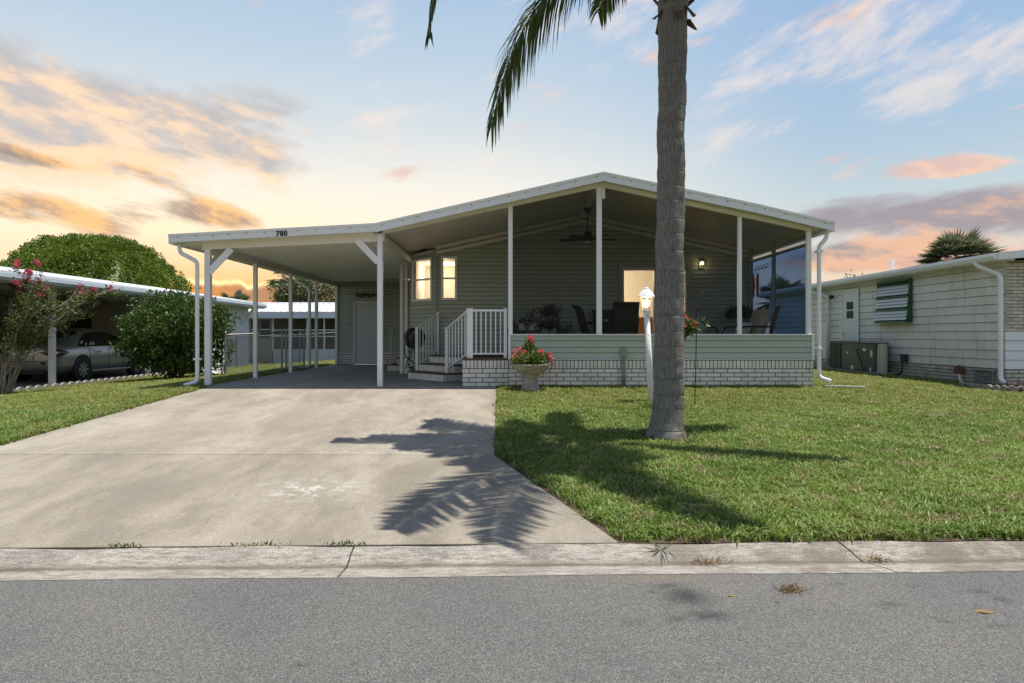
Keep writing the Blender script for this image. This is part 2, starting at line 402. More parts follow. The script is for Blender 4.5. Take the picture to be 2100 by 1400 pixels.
def glassy(tcol, fr):
    def f(t):
        a = t.new('ShaderNodeBsdfTransparent'); t.put(a.inputs[0], tcol)
        b = t.new('ShaderNodeBsdfGlossy'); b.inputs['Roughness'].default_value = .03
        lw = t.new('ShaderNodeFresnel'); lw.inputs[0].default_value = fr
        m = t.new('ShaderNodeMixShader'); t.l.new(lw.outputs[0], m.inputs[0])
        t.l.new(a.outputs[0], m.inputs[1]); t.l.new(b.outputs[0], m.inputs[2]); return m.outputs[0]
    return f
special('clear_glass', glassy((.92, .95, .93), 1.45))
special('lamp_glass', glassy((.95, .90, .78), 1.35))
def emit(col, s):
    def f(t):
        e = t.new('ShaderNodeEmission'); t.put(e.inputs[0], col); e.inputs[1].default_value = s; return e.outputs[0]
    return f
special('bulb_glow', emit((1.0, .80, .50), 26.0))

# ---------------------------------------------------------------- mesh builder
WO = {}                                     # world position of each parent's origin
def wo(o): return WO.get(o.name, Vector((0, 0, 0))) if o else Vector((0, 0, 0))
def link_mesh(name, me, parent=None, loc=None):
    o = bpy.data.objects.new(name, me); C.objects.link(o)
    if parent is not None: o.parent = parent
    if loc is not None: o.location = loc
    WO[o.name] = wo(parent) + (Vector(loc) if loc is not None else Vector((0, 0, 0)))
    return o
def tag(o, label=None, cat=None, group=None, kind=None):
    if label: o['label'] = label
    if cat: o['category'] = cat
    if group: o['group'] = group
    if kind: o['kind'] = kind
    return o
def thing(name, loc, label, cat, group=None):
    o = bpy.data.objects.new(name, None); C.objects.link(o); o.location = loc; o.empty_display_size = .2
    WO[o.name] = Vector(loc); return tag(o, label, cat, group)
def copy_tree(o, parent=None):
    c = o.copy(); C.objects.link(c); c.parent = parent
    WO[c.name] = wo(o)
    for ch in list(o.children): copy_tree(ch, c)
    return c
def basis(d, up=(0, 0, 1)):
    d = Vector(d).normalized(); u = Vector(up)
    if abs(d.dot(u.normalized())) > .995: u = Vector((0, 1, 0))
    s = d.cross(u).normalized(); return d, s, s.cross(d).normalized()
class MB:
    def __init__(s): s.v = []; s.f = []
    def add(s, vs, fs):
        b = len(s.v); s.v += [tuple(v) for v in vs]; s.f += [tuple(b+i for i in f) for f in fs]; return s
    def box(s, x0, x1, y0, y1, z0, z1):
        return s.add([(x0, y0, z0), (x1, y0, z0), (x1, y1, z0), (x0, y1, z0), (x0, y0, z1), (x1, y0, z1), (x1, y1, z1), (x0, y1, z1)],
                     [(3, 2, 1, 0), (4, 5, 6, 7), (0, 1, 5, 4), (1, 2, 6, 5), (2, 3, 7, 6), (3, 0, 4, 7)])
    def bar(s, p, q, w, h, up=(0, 0, 1)):
        p = Vector(p); q = Vector(q); d, a, b = basis(q-p, up); a = a*w/2; b = b*h/2
        vs = [p-a-b, p+a-b, p+a+b, p-a+b, q-a-b, q+a-b, q+a+b, q-a+b]
        return s.add(vs, [(3, 2, 1, 0), (4, 5, 6, 7), (0, 1, 5, 4), (1, 2, 6, 5), (2, 3, 7, 6), (3, 0, 4, 7)])
    def tube(s, path, r, n=8, cap=True):
        path = [Vector(p) for p in path]; m = len(path); rs = r if hasattr(r, '__len__') else [r]*m
        rings = []; prev = None
        for i, p in enumerate(path):
            d = (path[min(i+1, m-1)]-path[max(i-1, 0)])
            if prev is None: _, a, b = basis(d)
            else:
                dn = d.normalized(); a = (prev - dn*prev.dot(dn)); a = a.normalized() if a.length > 1e-6 else basis(d)[1]; b = a.cross(dn)
                b = -b if False else b
            prev = a
            dn = d.normalized(); b = dn.cross(a)
            rings.append([p+(a*math.cos(2*math.pi*k/n)+b*math.sin(2*math.pi*k/n))*rs[i] for k in range(n)])
        vs = [v for ring in rings for v in ring]; fs = []
        for i in range(m-1):
            for k in range(n):
                k2 = (k+1) % n; fs.append((i*n+k, i*n+k2, (i+1)*n+k2, (i+1)*n+k))
        if cap: fs += [tuple(range(n-1, -1, -1)), tuple((m-1)*n+k for k in range(n))]
        return s.add(vs, fs)
    def lathe(s, prof, c=(0, 0, 0), n=20, wave=None):
        vs = []; fs = []; m = len(prof)
        for i, (r, z) in enumerate(prof):
            for k in range(n):
                a = 2*math.pi*k/n; q = 1.0 if wave is None else wave(i, a)
                vs.append((c[0]+r*q*math.cos(a), c[1]+r*q*math.sin(a), c[2]+z))
        for i in range(m-1):
            for k in range(n):
                k2 = (k+1) % n; fs.append((i*n+k, i*n+k2, (i+1)*n+k2, (i+1)*n+k))
        fs += [tuple(range(n-1, -1, -1)), tuple((m-1)*n+k for k in range(n))]
        return s.add(vs, fs)
    def prism(s, poly, off):
        """poly: 3-D loop; extruded along vector off"""
        n = len(poly); off = Vector(off); a = [Vector(p) for p in poly]; vs = a+[p+off for p in a]
        fs = [tuple(range(n-1, -1, -1)), tuple(range(n, 2*n))]+[(i, (i+1) % n, n+(i+1) % n, n+i) for i in range(n)]
        return s.add(vs, fs)
    def quad(s, *ps): return s.add(ps, [tuple(range(len(ps)))])
    def mesh(s, name, mt, smooth=False, org=(0, 0, 0)):
        me = bpy.data.meshes.new(name); ox, oy, oz = org
        me.from_pydata([(x-ox, y-oy, z-oz) for x, y, z in s.v], [], s.f); me.validate(); 
        bm = bmesh.new(); bm.from_mesh(me); bmesh.ops.recalc_face_normals(bm, faces=bm.faces); bm.to_mesh(me); bm.free()
        if mt: me.materials.append(MATS[mt])
        if smooth:
            for p in me.polygons: p.use_smooth = True
        return me
    def build(s, name, mt, parent=None, smooth=False, bevel=0, origin=None, angle=None):
        org = wo(parent) if parent is not None else Vector(origin or (0, 0, 0))
        o = link_mesh(name, s.mesh(name, mt, smooth, org), parent, None if parent is not None else org)
        if bevel:
            b = o.modifiers.new('bevel', 'BEVEL'); b.width = bevel; b.segments = 2; b.limit_method = 'ANGLE'; b.angle_limit = R(40)
        return o
def quads_mesh(name, V, mt, k=4, smooth=False):
    """V: (N,k,3) array of separate k-gons"""
    N = len(V); me = bpy.data.meshes.new(name); me.vertices.add(N*k); me.vertices.foreach_set('co', np.asarray(V, np.float32).ravel())
    me.loops.add(N*k); me.loops.foreach_set('vertex_index', np.arange(N*k, dtype=np.int32))
    me.polygons.add(N); me.polygons.foreach_set('loop_start', np.arange(0, N*k, k, dtype=np.int32)); me.polygons.foreach_set('loop_total', np.full(N, k, np.int32))
    me.update(calc_edges=True); me.materials.append(MATS[mt]); return me
def rand_dirs(n):
    d = rng.normal(size=(n, 3)); return d/np.linalg.norm(d, axis=1, keepdims=True)
def leaf_quads(P, L, W, bias=None, jitter=1.0):
    """pointed leaves (rhombus) at points P with length L, width W; bias pulls their axis"""
    n = len(P); d = rand_dirs(n)*jitter
    if bias is not None: d = d+bias
    d /= np.linalg.norm(d, axis=1, keepdims=True)+1e-9
    s = np.cross(d, rand_dirs(n)); s /= np.linalg.norm(s, axis=1, keepdims=True)+1e-9
    l = (L*(.65+.7*rng.random(n)))[:, None]; w = (W*(.65+.7*rng.random(n)))[:, None]
    return np.stack([P, P+d*l*.5+s*w*.5, P+d*l, P+d*l*.5-s*w*.5], 1)
def clump_leaves(cent, rad, per, L, W, shell=.6, up=.3, flat=1.0):
    """leaves spread on the outside of small balls at cent (M,3) with radii rad"""
    M = len(cent); d = rand_dirs(M*per); rr = np.repeat(rad, per)*(shell+(1-shell)*rng.random(M*per))
    P = np.repeat(cent, per, 0)+d*rr[:, None]*np.array([1, 1, flat])
    return leaf_quads(P, L, W, bias=d*1.1+np.array([0, 0, up]))
unit_brick = None
def brick_mesh(mt):
    """bevelled unit brick (1 x 1 x 1 about its centre), shared by all bricks of a kind"""
    me = bpy.data.meshes.new('brick'); bm = bmesh.new(); bmesh.ops.create_cube(bm, size=1.0)
    bm.to_mesh(me); bm.free(); me.materials.append(MATS[mt]); return me
BR = {k: brick_mesh(k) for k in ('brick_white', 'brick_neighbour')}
def brick(parent, c, size, rotz=0.0, mt='brick_white'):
    o = link_mesh('brick', BR[mt], parent, Vector(c)-wo(parent)); o.scale = size; o.rotation_euler = (0, 0, rotz); return o
def brick_wall(parent, p0, p1, z0, rows, bl, bh, joint, out, mt='brick_white', soldier=0.0, sw=.0745, depth=.02, start=0.0):
    """courses of bricks along p0->p1 (xy), proud of the mortar by depth/2; out = outward normal; soldier = height of a top soldier course"""
    p0 = Vector((p0[0], p0[1], 0)); p1 = Vector((p1[0], p1[1], 0)); L = (p1-p0).length; d = (p1-p0)/L
    rz = math.atan2(d.y, d.x); n = Vector((out[0], out[1], 0)).normalized(); q = []
    for r in range(rows):
        x = -((bl/2) if r % 2 else 0.0)-start
        while x < L:
            a = max(x+joint/2, 0.0); b = min(x+bl-joint/2, L)
            if b-a > .025:
                c = p0+d*((a+b)/2)+n*(depth*.5-.006+random.uniform(-.002, .002)); 
                q.append(brick(parent, (c.x, c.y, z0+r*bh+bh/2), (b-a, depth, bh-joint), rz, mt))
            x += bl
    if soldier:
        k = max(1, round(L/sw)); w = L/k; zt = z0+rows*bh
        for i in range(k):
            c = p0+d*((i+.5)*w)+n*(depth*.5-.006+random.uniform(-.002, .002))
            q.append(brick(parent, (c.x, c.y, zt+soldier/2), (w-joint, depth, soldier-joint), rz, mt))
    return q
def siding(parent, p0, p1, z0, z1, e, out, mt='sage_siding', holes=(), zlim=None, t=.016, gap=.010):
    """lap boards along p0->p1 from z0 up to z1 (zlim(u) = roof line), one object each; holes = (u0,u1,z0,z1)"""
    p0 = Vector((p0[0], p0[1], 0)); p1 = Vector((p1[0], p1[1], 0)); L = (p1-p0).length; d = (p1-p0)/L
    n = Vector((out[0], out[1], 0)).normalized(); z = z0
    while z < z1-.004:
        h = min(e, z1-z); segs = [(0.0, L)]
        if zlim:
            us = [u for u in np.linspace(0, L, 200) if zlim(u) > z+h*.35]
            if not us: break
            segs = [(us[0], us[-1])]
        for (a, b, c0, c1) in holes:
            if z+h > c0+.02 and z < c1-.02:
                new = []
                for (s0, s1) in segs:
                    if a > s0: new.append((s0, min(a, s1)))
                    if b < s1: new.append((max(b, s0), s1))
                segs = [g for g in new if g[1]-g[0] > .02]
        for (a, b) in segs:
            A = p0+d*a; B = p0+d*b
            m = MB(); k = [(0, gap), (t, gap), (t*.92, gap+.012), (.003, h), (0, h)]
            m.prism([(A.x+n.x*o, A.y+n.y*o, z+q) for o, q in k], (B-A)); m.build('siding_board', mt, parent)
        z += e
def wall_core(x0, x1, z0, z1, holes, y, th, name, mt, parent):
    """flat wall in the XZ plane (thickness th behind y) with rectangular holes"""
    xs = sorted({x0, x1, *[h[0] for h in holes], *[h[1] for h in holes]}); zs = sorted({z0, z1, *[h[2] for h in holes], *[h[3] for h in holes]})
    m = MB()
    for a, b in zip(xs, xs[1:]):
        for c, d in zip(zs, zs[1:]):
            if any(h[0] <= (a+b)/2 <= h[1] and h[2] <= (c+d)/2 <= h[3] for h in holes): continue
            m.box(a, b, y, y+th, c, d)
    return m.build(name, mt, parent)
# ================================================================ ground, road, curb, driveway, grass
def clamp(v, a=0.0, b=1.0): return max(a, min(b, v))
def gz(x, y):
    yy = y-.027*x
    z = -.41+.41*clamp((yy-4.56)/8.64)
    z -= .29*clamp((-6.3-x)/4.4)*clamp((y-5.5)/7.0)
    return z
def ground_z(x, y):
    yy = y-.027*x
    if yy < 4.53: return -.60 if yy > -5.5 else -.30
    return gz(x, y)
def build_ground():
    xs = sorted(set([-600, -250, -120, -70, -45, -32, -26, -22] + [round(v, 2) for v in np.arange(-18, 16.01, .5)] + [18, 22, 28, 40, 70, 150, 300, 600]))
    yo = [-400, -120, -40, -15, -7, -5.6, -5.4, 4.40, 4.50, 4.56] + [round(v, 2) for v in np.arange(5.0, 26.01, .5)] + [28, 31, 36, 45, 60, 90, 150, 300, 700, 1500]
    m = MB(); nx = len(xs)
    for yv in yo:
        for xv in xs:
            yw = yv+.027*clamp(xv, -40, 40); z = ground_z(xv, yw) if -40 < xv < 40 else ground_z(clamp(xv, -40, 40), yw)
            m.v.append((xv, yw, z))
    for j in range(len(yo)-1):
        for i in range(nx-1): m.f.append((j*nx+i, j*nx+i+1, (j+1)*nx+i+1, (j+1)*nx+i))
    o = m.build('ground', 'lawn_soil', smooth=False); tag(o, kind='structure', label='lawn soil and ground reaching to the horizon')
    rd = MB(); rd.quad((-150, -5.3-4.05, -.45), (150, -5.3+4.05, -.45), (150, 4.125+4.05, -.45), (-150, 4.125-4.05, -.45))
    tag(rd.build('road', 'asphalt'), 'grey asphalt road in the foreground', kind='structure')
    # rolled gutter curb, cast in lengths with open joints
    cb = bpy.data.objects.new('curb', None); C.objects.link(cb); tag(cb, 'pale rolled concrete curb along the road', kind='structure')
    prof = [(4.115, -.447), (4.20, -.452), (4.30, -.460), (4.35, -.461), (4.40, -.447), (4.46, -.420), (4.52, -.400), (4.548, -.394)]
    js = [-60, -30, -16, -9, -4.55, -1.045, 2.28, 5.3, 8.4, 11.5, 16, 30, 60]
    for a, b in zip(js, js[1:]):
        m = MB(); n = max(2, int((b-a)/.12)) if abs(a) < 12 and abs(b) < 12 else 3
        pr = prof+[(4.555, -.56), (4.115, -.56)]; k = len(pr)
        for i in range(n+1):
            xv = a+.006+(b-a-.012)*i/n
            for q, (py, pz) in enumerate(pr):
                wob = .006*math.sin(xv*3.1+q)+.004*math.sin(xv*7.7+2*q) if 0 < q < 8 else (.007*math.sin(xv*2.3) if q == 0 else 0)
                skew = .16*(py-4.33) if abs(a-2.28) < .01 or abs(b-2.28) < .01 else 0   # slanting saw cut
                sk = skew*(1-i/n if abs(a-2.28) < .01 else i/n)*-2.2
                m.v.append((xv+sk, py+.027*xv+(wob if q in (0, 7, 8) else 0), pz+(wob*.5 if q not in (0, 8, 9) else 0)))
        for i in range(n):
            for q in range(k): m.f.append((i*k+q, i*k+(q+1) % k, (i+1)*k+(q+1) % k, (i+1)*k+q))
        m.f += [tuple(range(k)), tuple(n*k+q for q in range(k-1, -1, -1))]
        m.build('curb_segment', 'curb_concrete', cb)
    dv = bpy.data.objects.new('driveway', None); C.objects.link(dv); tag(dv, 'pale concrete driveway running under the carport', kind='structure')
    def slab(poly, name='driveway_slab', mt='driveway_concrete', parent=dv, up=.02):
        m = MB(); top = [(x, y, (gz(max(x, -6.2), y) if parent is dv else gz(x, y))+up) for x, y in poly]; m.prism([(x, y, z-.16) for x, y, z in top], (0, 0, .16))
        return m.build(name, mt, parent, bevel=.006)
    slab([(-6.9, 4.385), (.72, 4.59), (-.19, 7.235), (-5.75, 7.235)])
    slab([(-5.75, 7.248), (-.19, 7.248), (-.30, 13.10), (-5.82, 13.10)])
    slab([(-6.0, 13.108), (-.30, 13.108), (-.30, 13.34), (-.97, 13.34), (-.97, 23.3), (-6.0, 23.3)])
    # soil strip where the turf is cut back from the concrete
    so = MB()
    def strip(pts, w):
        for (x0, y0), (x1, y1) in zip(pts, pts[1:]):
            d = Vector((x1-x0, y1-y0)).normalized(); nx_, ny_ = d.y*w, -d.x*w
            n = 12
            for i in range(n):
                a = i/n; b = (i+1)/n; wa = 1+.5*math.sin(i*2.1); wb = 1+.5*math.sin((i+1)*2.1)
                P = [(x0+(x1-x0)*a, y0+(y1-y0)*a), (x0+(x1-x0)*b, y0+(y1-y0)*b), (x0+(x1-x0)*b+nx_*wb, y0+(y1-y0)*b+ny_*wb), (x0+(x1-x0)*a+nx_*wa, y0+(y1-y0)*a+ny_*wa)]
                so.quad(*[(px, py, gz(px, py)+.008) for px, py in P])
    ring = [(1.84+.36*(1+.18*math.sin(3*a))*math.cos(a), 8.12+.36*(1+.18*math.cos(2*a))*math.sin(a)) for a in np.linspace(0, 6.283, 22)[:-1]]
    so.quad(*[(px, py, gz(px, py)+.010) for px, py in ring])
    strip([(-.17, 7.2), (.72, 4.62)], -.11); strip([(.72, 4.60), (14, 4.955)], -.09)
    tag(so.build('soil_strip', 'soil'), 'bare soil strip between turf and concrete', kind='structure')
build_ground()

def in_poly(P, poly):
    x, y = P[:, 0], P[:, 1]; ins = np.zeros(len(P), bool); n = len(poly)
    for i in range(n):
        x0, y0 = poly[i]; x1, y1 = poly[(i+1) % n]
        c = ((y0 > y) != (y1 > y)) & (x < (x1-x0)*(y-y0)/(y1-y0+1e-12)+x0); ins ^= c
    return ins
def build_grass():
    # tufts kept outside the scene, spread over the lawns with geometry nodes
    col = bpy.data.collections.new('grass_tufts')
    for k in range(7):
        T = []; nb = 40
        for i in range(nb):
            a = rng.random()*6.283; r = .075*math.sqrt(rng.random()); b = Vector((r*math.cos(a), r*math.sin(a), 0))
            h = (.032+.040*rng.random()); lean = (.25+.9*rng.random())*h; la = rng.random()*6.283
            w = .0032+.0024*rng.random(); d = Vector((math.cos(la), math.sin(la), 0)); s = Vector((-d.y, d.x, 0))*w
            p1 = b+d*lean*.35+Vector((0, 0, h*.62)); p2 = b+d*lean+Vector((0, 0, h*(.95-.35*lean/h*rng.random())))
            T.append([b-s, b+s, p1+s*.8, p1-s*.8]); T.append([p1-s*.8, p1+s*.8, p2+s*.12, p2-s*.12])
        me = quads_mesh('grass_tuft', np.array([[tuple(v) for v in q] for q in T]), 'grass_blade')
        col.objects.link(bpy.data.objects.new('grass_tuft', me))
    right = [(.80, 4.66), (22, 5.22), (22, 12.9), (9.25, 12.75), (9.25, 34), (6.0, 34), (6.0, 13.16), (-.26, 13.16), (-.26, 13.05), (-.12, 7.25)]
    left = [(-5.84, 13.2), (-5.79, 7.2), (-6.6, 4.7), (-14, 4.5), (-14, 12), (-11.05, 14.2), (-11.05, 30), (-6.02, 30), (-6.02, 13.2)]
    pts = []
    for poly in (right, left):
        A = np.array(poly); lo = A.min(0); hi = A.max(0)
        n = int((hi-lo).prod()*520); P = lo+rng.random((n, 2))*(hi-lo)
        P = P[in_poly(P, poly)]
        Y = P[:, 1]; vis = np.abs(P[:, 0]) < .80*Y+2.2
        dens = np.clip((7.0/Y)**1.35, .10, 1.0)
        edge = rng.random(len(P)) < dens
        pts.append(P[vis & edge])
    P = np.concatenate(pts)
    # bare and thin spots
    bare = np.ones(len(P))
    for (bx, by, br) in [(1.84, 8.0, .62), (4.6, 8.9, .25), (5.2, 5.9, .3), (.85, 9.2, .35), (2.2, 12.0, .5), (3.3, 5.5, .3), (-7.5, 9.2, .3), (1.2, 5.7, .22), (4.1, 6.2, .2)]:
        bare = np.minimum(bare, .12+np.hypot(P[:, 0]-bx, (P[:, 1]-by))/br)
    P = P[rng.random(len(P)) < bare]
    Z = np.array([gz(x, y) for x, y in P])
    me = bpy.data.meshes.new('grass'); me.vertices.add(len(P)); me.vertices.foreach_set('co', np.column_stack([P, Z]).astype(np.float32).ravel())
    me.update()
    o = bpy.data.objects.new('grass', me); C.objects.link(o); tag(o, 'green lawn grass in front of and beside the house', 'grass', kind='stuff')
    ng = bpy.data.node_groups.new('grass_spread', 'GeometryNodeTree')
    ng.interface.new_socket('Geometry', in_out='INPUT', socket_type='NodeSocketGeometry'); ng.interface.new_socket('Geometry', in_out='OUTPUT', socket_type='NodeSocketGeometry')
    N = ng.nodes; L = ng.links; gi = N.new('NodeGroupInput'); go = N.new('NodeGroupOutput')
    ci = N.new('GeometryNodeCollectionInfo'); ci.inputs['Collection'].default_value = col; ci.inputs['Separate Children'].default_value = True; ci.inputs['Reset Children'].default_value = True
    ip = N.new('GeometryNodeInstanceOnPoints'); ip.inputs['Pick Instance'].default_value = True
    rv = N.new('FunctionNodeRandomValue'); rv.data_type = 'FLOAT_VECTOR'; rv.inputs[0].default_value = (-.15, -.15, 0); rv.inputs[1].default_value = (.15, .15, 6.283)
    sc = N.new('FunctionNodeRandomValue'); sc.data_type = 'FLOAT'; sc.inputs[2].default_value = .55; sc.inputs[3].default_value = 1.45
    L.new(gi.outputs[0], ip.inputs['Points']); L.new(ci.outputs[0], ip.inputs['Instance']); L.new(rv.outputs[0], ip.inputs['Rotation'])
    L.new(sc.outputs[1], ip.inputs['Scale']); L.new(ip.outputs[0], go.inputs[0])
    md = o.modifiers.new('spread', 'NODES'); md.node_group = ng
    print('grass tufts', len(P))
build_grass()
# ================================================================ the mobile home with its porch and carport
YF = 13.2; YB = 16.5; FLOOR = .55; XR = 1.74; SL = .2138
def ceil_z(x): return 3.93-SL*abs(x-XR)              # underside of the gable roof
def car_z(x): return 2.955-.0535*(-2.59-x)           # underside of the carport roof
home = thing('mobile_home', (1.7, YF, 0), 'sage green mobile home with white gabled screen porch and attached carport', 'house')
def bent_pipe(pts, r, seg=5):
    """rounded corners"""
    P = [Vector(p) for p in pts]; out = [P[0]]
    for i in range(1, len(P)-1):
        a = P[i]+(P[i-1]-P[i]).normalized()*r; b = P[i]+(P[i+1]-P[i]).normalized()*r
        for k in range(seg+1):
            t = k/seg; out.append(a*(1-t)**2+P[i]*2*t*(1-t)+b*t*t)
    return out+[P[-1]]
def downspout(pts, parent, w=.075, mt='white_enamel', brackets=()):
    m = MB(); m.tube(bent_pipe(pts, .07), w*.54, 8); d = m.build('downspout', mt, parent, smooth=True)
    for (x, y, z) in brackets:
        b = MB(); b.box(x-w*.75, x+w*.75, y-w*.72, y+w*.9, z-.02, z+.02); b.build('strap', mt, d)
    return d
def build_home():
    H = home
    # ---- brick base under the porch
    f = MB(); f.box(-.065, 5.825, YF, YF+.12, -.2, .537); f.box(5.705, 5.825, YF+.12, YB, -.2, .537)
    base = f.build('foundation_wall', 'mortar', H)
    brick_wall(base, (-.062, YF), (5.832, YF), -.035, 5, .264, .0790, .017, (0, -1), soldier=.165)
    # ---- knee wall with siding and white trim
    k = MB(); k.box(-.03, 5.80, YF+.03, YF+.10, .555, .985); k.box(5.72, 5.80, YF+.10, YB, .555, .985); k.box(-.06, 0.01, YF+.10, YB-.02, .555, .985)
    kw = k.build('knee_wall', 'siding_lap_shadow', H)
    siding(kw, (-.03, YF+.028), (5.80, YF+.028), .556, .985, .1075, (0, -1))
    t = MB(); t.box(-.072, 5.86, YF-.012, YF+.03, .538, .556); t.box(5.80, 5.86, YF+.03, YB, .538, .556); t.build('base_trim', 'white_enamel', H)
    t = MB(); t.box(-.072, 5.85, YF-.012, YF+.12, .986, 1.012); t.box(5.70, 5.85, YF+.12, YB, .986, 1.012); t.build('sill', 'white_enamel', H, bevel=.004)
    for x in (-.072, 5.80):
        t = MB(); t.box(x, x+.045, YF-.008, YF+.04, .557, .985); t.build('corner_trim', 'white_enamel', H)
    t = MB(); t.box(-.05, 5.70, YF+.12, YB, FLOOR-.06, FLOOR); t.build('porch_floor', 'tread_brown', H)
    # ---- porch posts and screens
    posts = [(-.035, .075), (1.69, .085), (3.05, .06), (4.415, .06), (5.755, .085)]
    for x, w in posts:
        m = MB(); m.box(x-w/2, x+w/2, YF+.012, YF+.10, 1.013, ceil_z(x)-.02); m.build('porch_post', 'white_enamel', H, bevel=.004)
    m = MB(); m.box(1.72, 1.80, YF-.005, YF+.02, ceil_z(1.74)-.30, ceil_z(1.74)-.05); m.build('bracket', 'cream_enamel', H)
    for (a, wa), (b, wb) in zip(posts, posts[1:]):
        x0, x1 = a+wa/2, b-wb/2; top = [(x1, ceil_z(x1)-.01), (x0, ceil_z(x0)-.01)]
        if x0 < XR < x1: top.insert(1, (XR, ceil_z(XR)-.01))
        m = MB(); m.add([(x0, YF+.05, 1.012), (x1, YF+.05, 1.012)]+[(x, YF+.05, z) for x, z in top], [tuple(range(2+len(top)))])
        s = m.build('screen_panel', 'insect_screen', H)
        for xx in (x0, x1):
            sgn = 1 if xx == x0 else -1
            q = MB(); q.box(min(xx, xx+sgn*.012), max(xx, xx+sgn*.012), YF+.035, YF+.065, 1.013, ceil_z(xx)-.03); q.build('screen_bead', 'white_enamel', s)
    # side screens to the right and screen door to the left
    ys = [YF+.10, 15.0, YB]
    for y in (15.0, YB-.045):
        m = MB(); m.box(5.715, 5.785, y-.035, y+.035, 1.013, ceil_z(5.75)-.05); m.build('porch_post', 'trim_grey', H)
    m = MB(); m.box(5.70, 5.79, YF+.10, YB, ceil_z(5.75)-.34, ceil_z(5.75)-.30); m.build('side_header', 'trim_grey', H)
    m = MB(); m.quad((5.75, YF+.1, ceil_z(5.75)-.30), (5.75, YB, ceil_z(5.75)-.30), (5.75, YB, ceil_z(5.75)), (5.75, YF+.1, ceil_z(5.75))); m.build('screen_panel', 'insect_screen', H)
    for y0, y1 in ((YF+.1, 14.965), (15.035, YB-.08)):
        m = MB(); m.quad((5.75, y0, 1.012), (5.75, y1, 1.012), (5.75, y1, ceil_z(5.75)-.34), (5.75, y0, ceil_z(5.75)-.34)); m.build('screen_panel', 'sky_blue_screen', H)
    m = MB(); m.quad((-.03, YF+.1, 1.0), (-.03, YB, 1.0), (-.03, YB, ceil_z(-.03)), (-.03, YF+.1, ceil_z(-.03))); m.build('screen_panel', 'insect_screen', H)
    sd = MB(); sd.box(-.062, -.012, YF+.10, YF+.16, FLOOR+.01, 2.7); sd.box(-.062, -.012, 14.16, 14.22, FLOOR+.01, 2.7); sd.box(-.062, -.012, YF+.16, 14.16, 2.62, 2.7)
    sdo = sd.build('screen_door', 'trim_grey', H)
    hd = MB(); hd.tube([(-.075, 13.36, 1.32), (-.10, 13.36, 1.32), (-.10, 13.36, 1.46), (-.075, 13.36, 1.46)], .012, 6); hd.build('handle', 'aluminium', sdo)
    # ---- back wall of the porch with sliding door and window
    holes = [(2.63, 4.28, FLOOR+.03, 2.65), (-1.68, -1.36, 1.87, 2.855)]
    wc = wall_core(-1.85, 5.83, -.1, 2.98, holes, YB+.02, .10, 'back_wall', 'siding_lap_shadow', H)
    g = MB(); g.prism([(-1.85, YB+.02, 2.98), (5.83, YB+.02, 2.98), (5.83, YB+.02, ceil_z(5.83)), (XR, YB+.02, ceil_z(XR)), (-1.85, YB+.02, ceil_z(-1.85))], (0, .1, 0)); g.build('gable_wall', 'siding_lap_shadow', H)
    hs = [(h[0]+1.85, h[1]+1.85, h[2], h[3]) for h in holes]
    siding(wc, (-1.85, YB+.018), (5.83, YB+.018), .16, 3.95, .1042, (0, -1), holes=hs, zlim=lambda u: ceil_z(u-1.85)-.05)
    # sloping trim boards at the head of the wall
    for s in (-1, 1):
        xe = -1.85 if s < 0 else 5.70
        for dz, h, dy, mt in ((-.065, .085, .05, 'cream_enamel'), (-.19, .075, .03, 'cream_enamel')):
            m = MB(); m.bar((xe, YB-dy/2, ceil_z(xe)+dz), (XR, YB-dy/2, ceil_z(XR)+dz), dy, h); m.build('head_trim', mt, H)
    m = MB(); m.box(XR-.14, XR-.04, YF+.10, YB-.06, ceil_z(XR)-.15, ceil_z(XR)-.022); m.build('ridge_beam', 'cream_enamel', H)
    # ---- bay wall at the corner, turned 45 degrees
    A = Vector((-1.85, YB, 0)); B = Vector((-2.57, YB+.72, 0)); d = (B-A).normalized(); n = Vector((-d.y, d.x, 0)); n = n if n.y < 0 else -n
    Lb = (B-A).length; u0, u1, wz0, wz1 = .15, .88, 1.86, 2.86
    m = MB()
    for (a, b, c, e) in ((0, u0, -.1, 3.1), (u1, Lb, -.1, 3.1), (u0, u1, -.1, wz0), (u0, u1, wz1, 3.1)):
        p = A+d*a; q = A+d*b; m.prism([(p.x, p.y, c), (q.x, q.y, c), (q.x, q.y, e), (p.x, p.y, e)], -n*.08)
    bw = m.build('bay_wall', 'siding_lap_shadow', H)
    siding(bw, (A.x, A.y), (B.x, B.y), .16, 3.03, .1042, n, holes=[(u0, u1, wz0, wz1)])
    m = MB(); m.bar(A+n*.02+Vector((0, 0, .2)), A+n*.02+Vector((0, 0, 3.05)), .07, .05); m.build('corner_trim', 'sage_trim', H)
    p = A+n*.03; q = B+n*.03; m = MB(); m.bar((p.x, p.y, 3.02), (q.x, q.y, 2.96), .05, .07); m.build('head_trim', 'cream_enamel', H)
    # far side wall of the home along the carport
    m = MB(); m.box(-2.57, -2.49, YB+.74, 30, -.1, 2.95); m.box(5.75, 5.83, YB+.14, 30, -.1, 3.0); m.box(-2.48, 5.74, 29.9, 30, -.1, 3.0); m.build('side_wall', 'sage_siding', H)
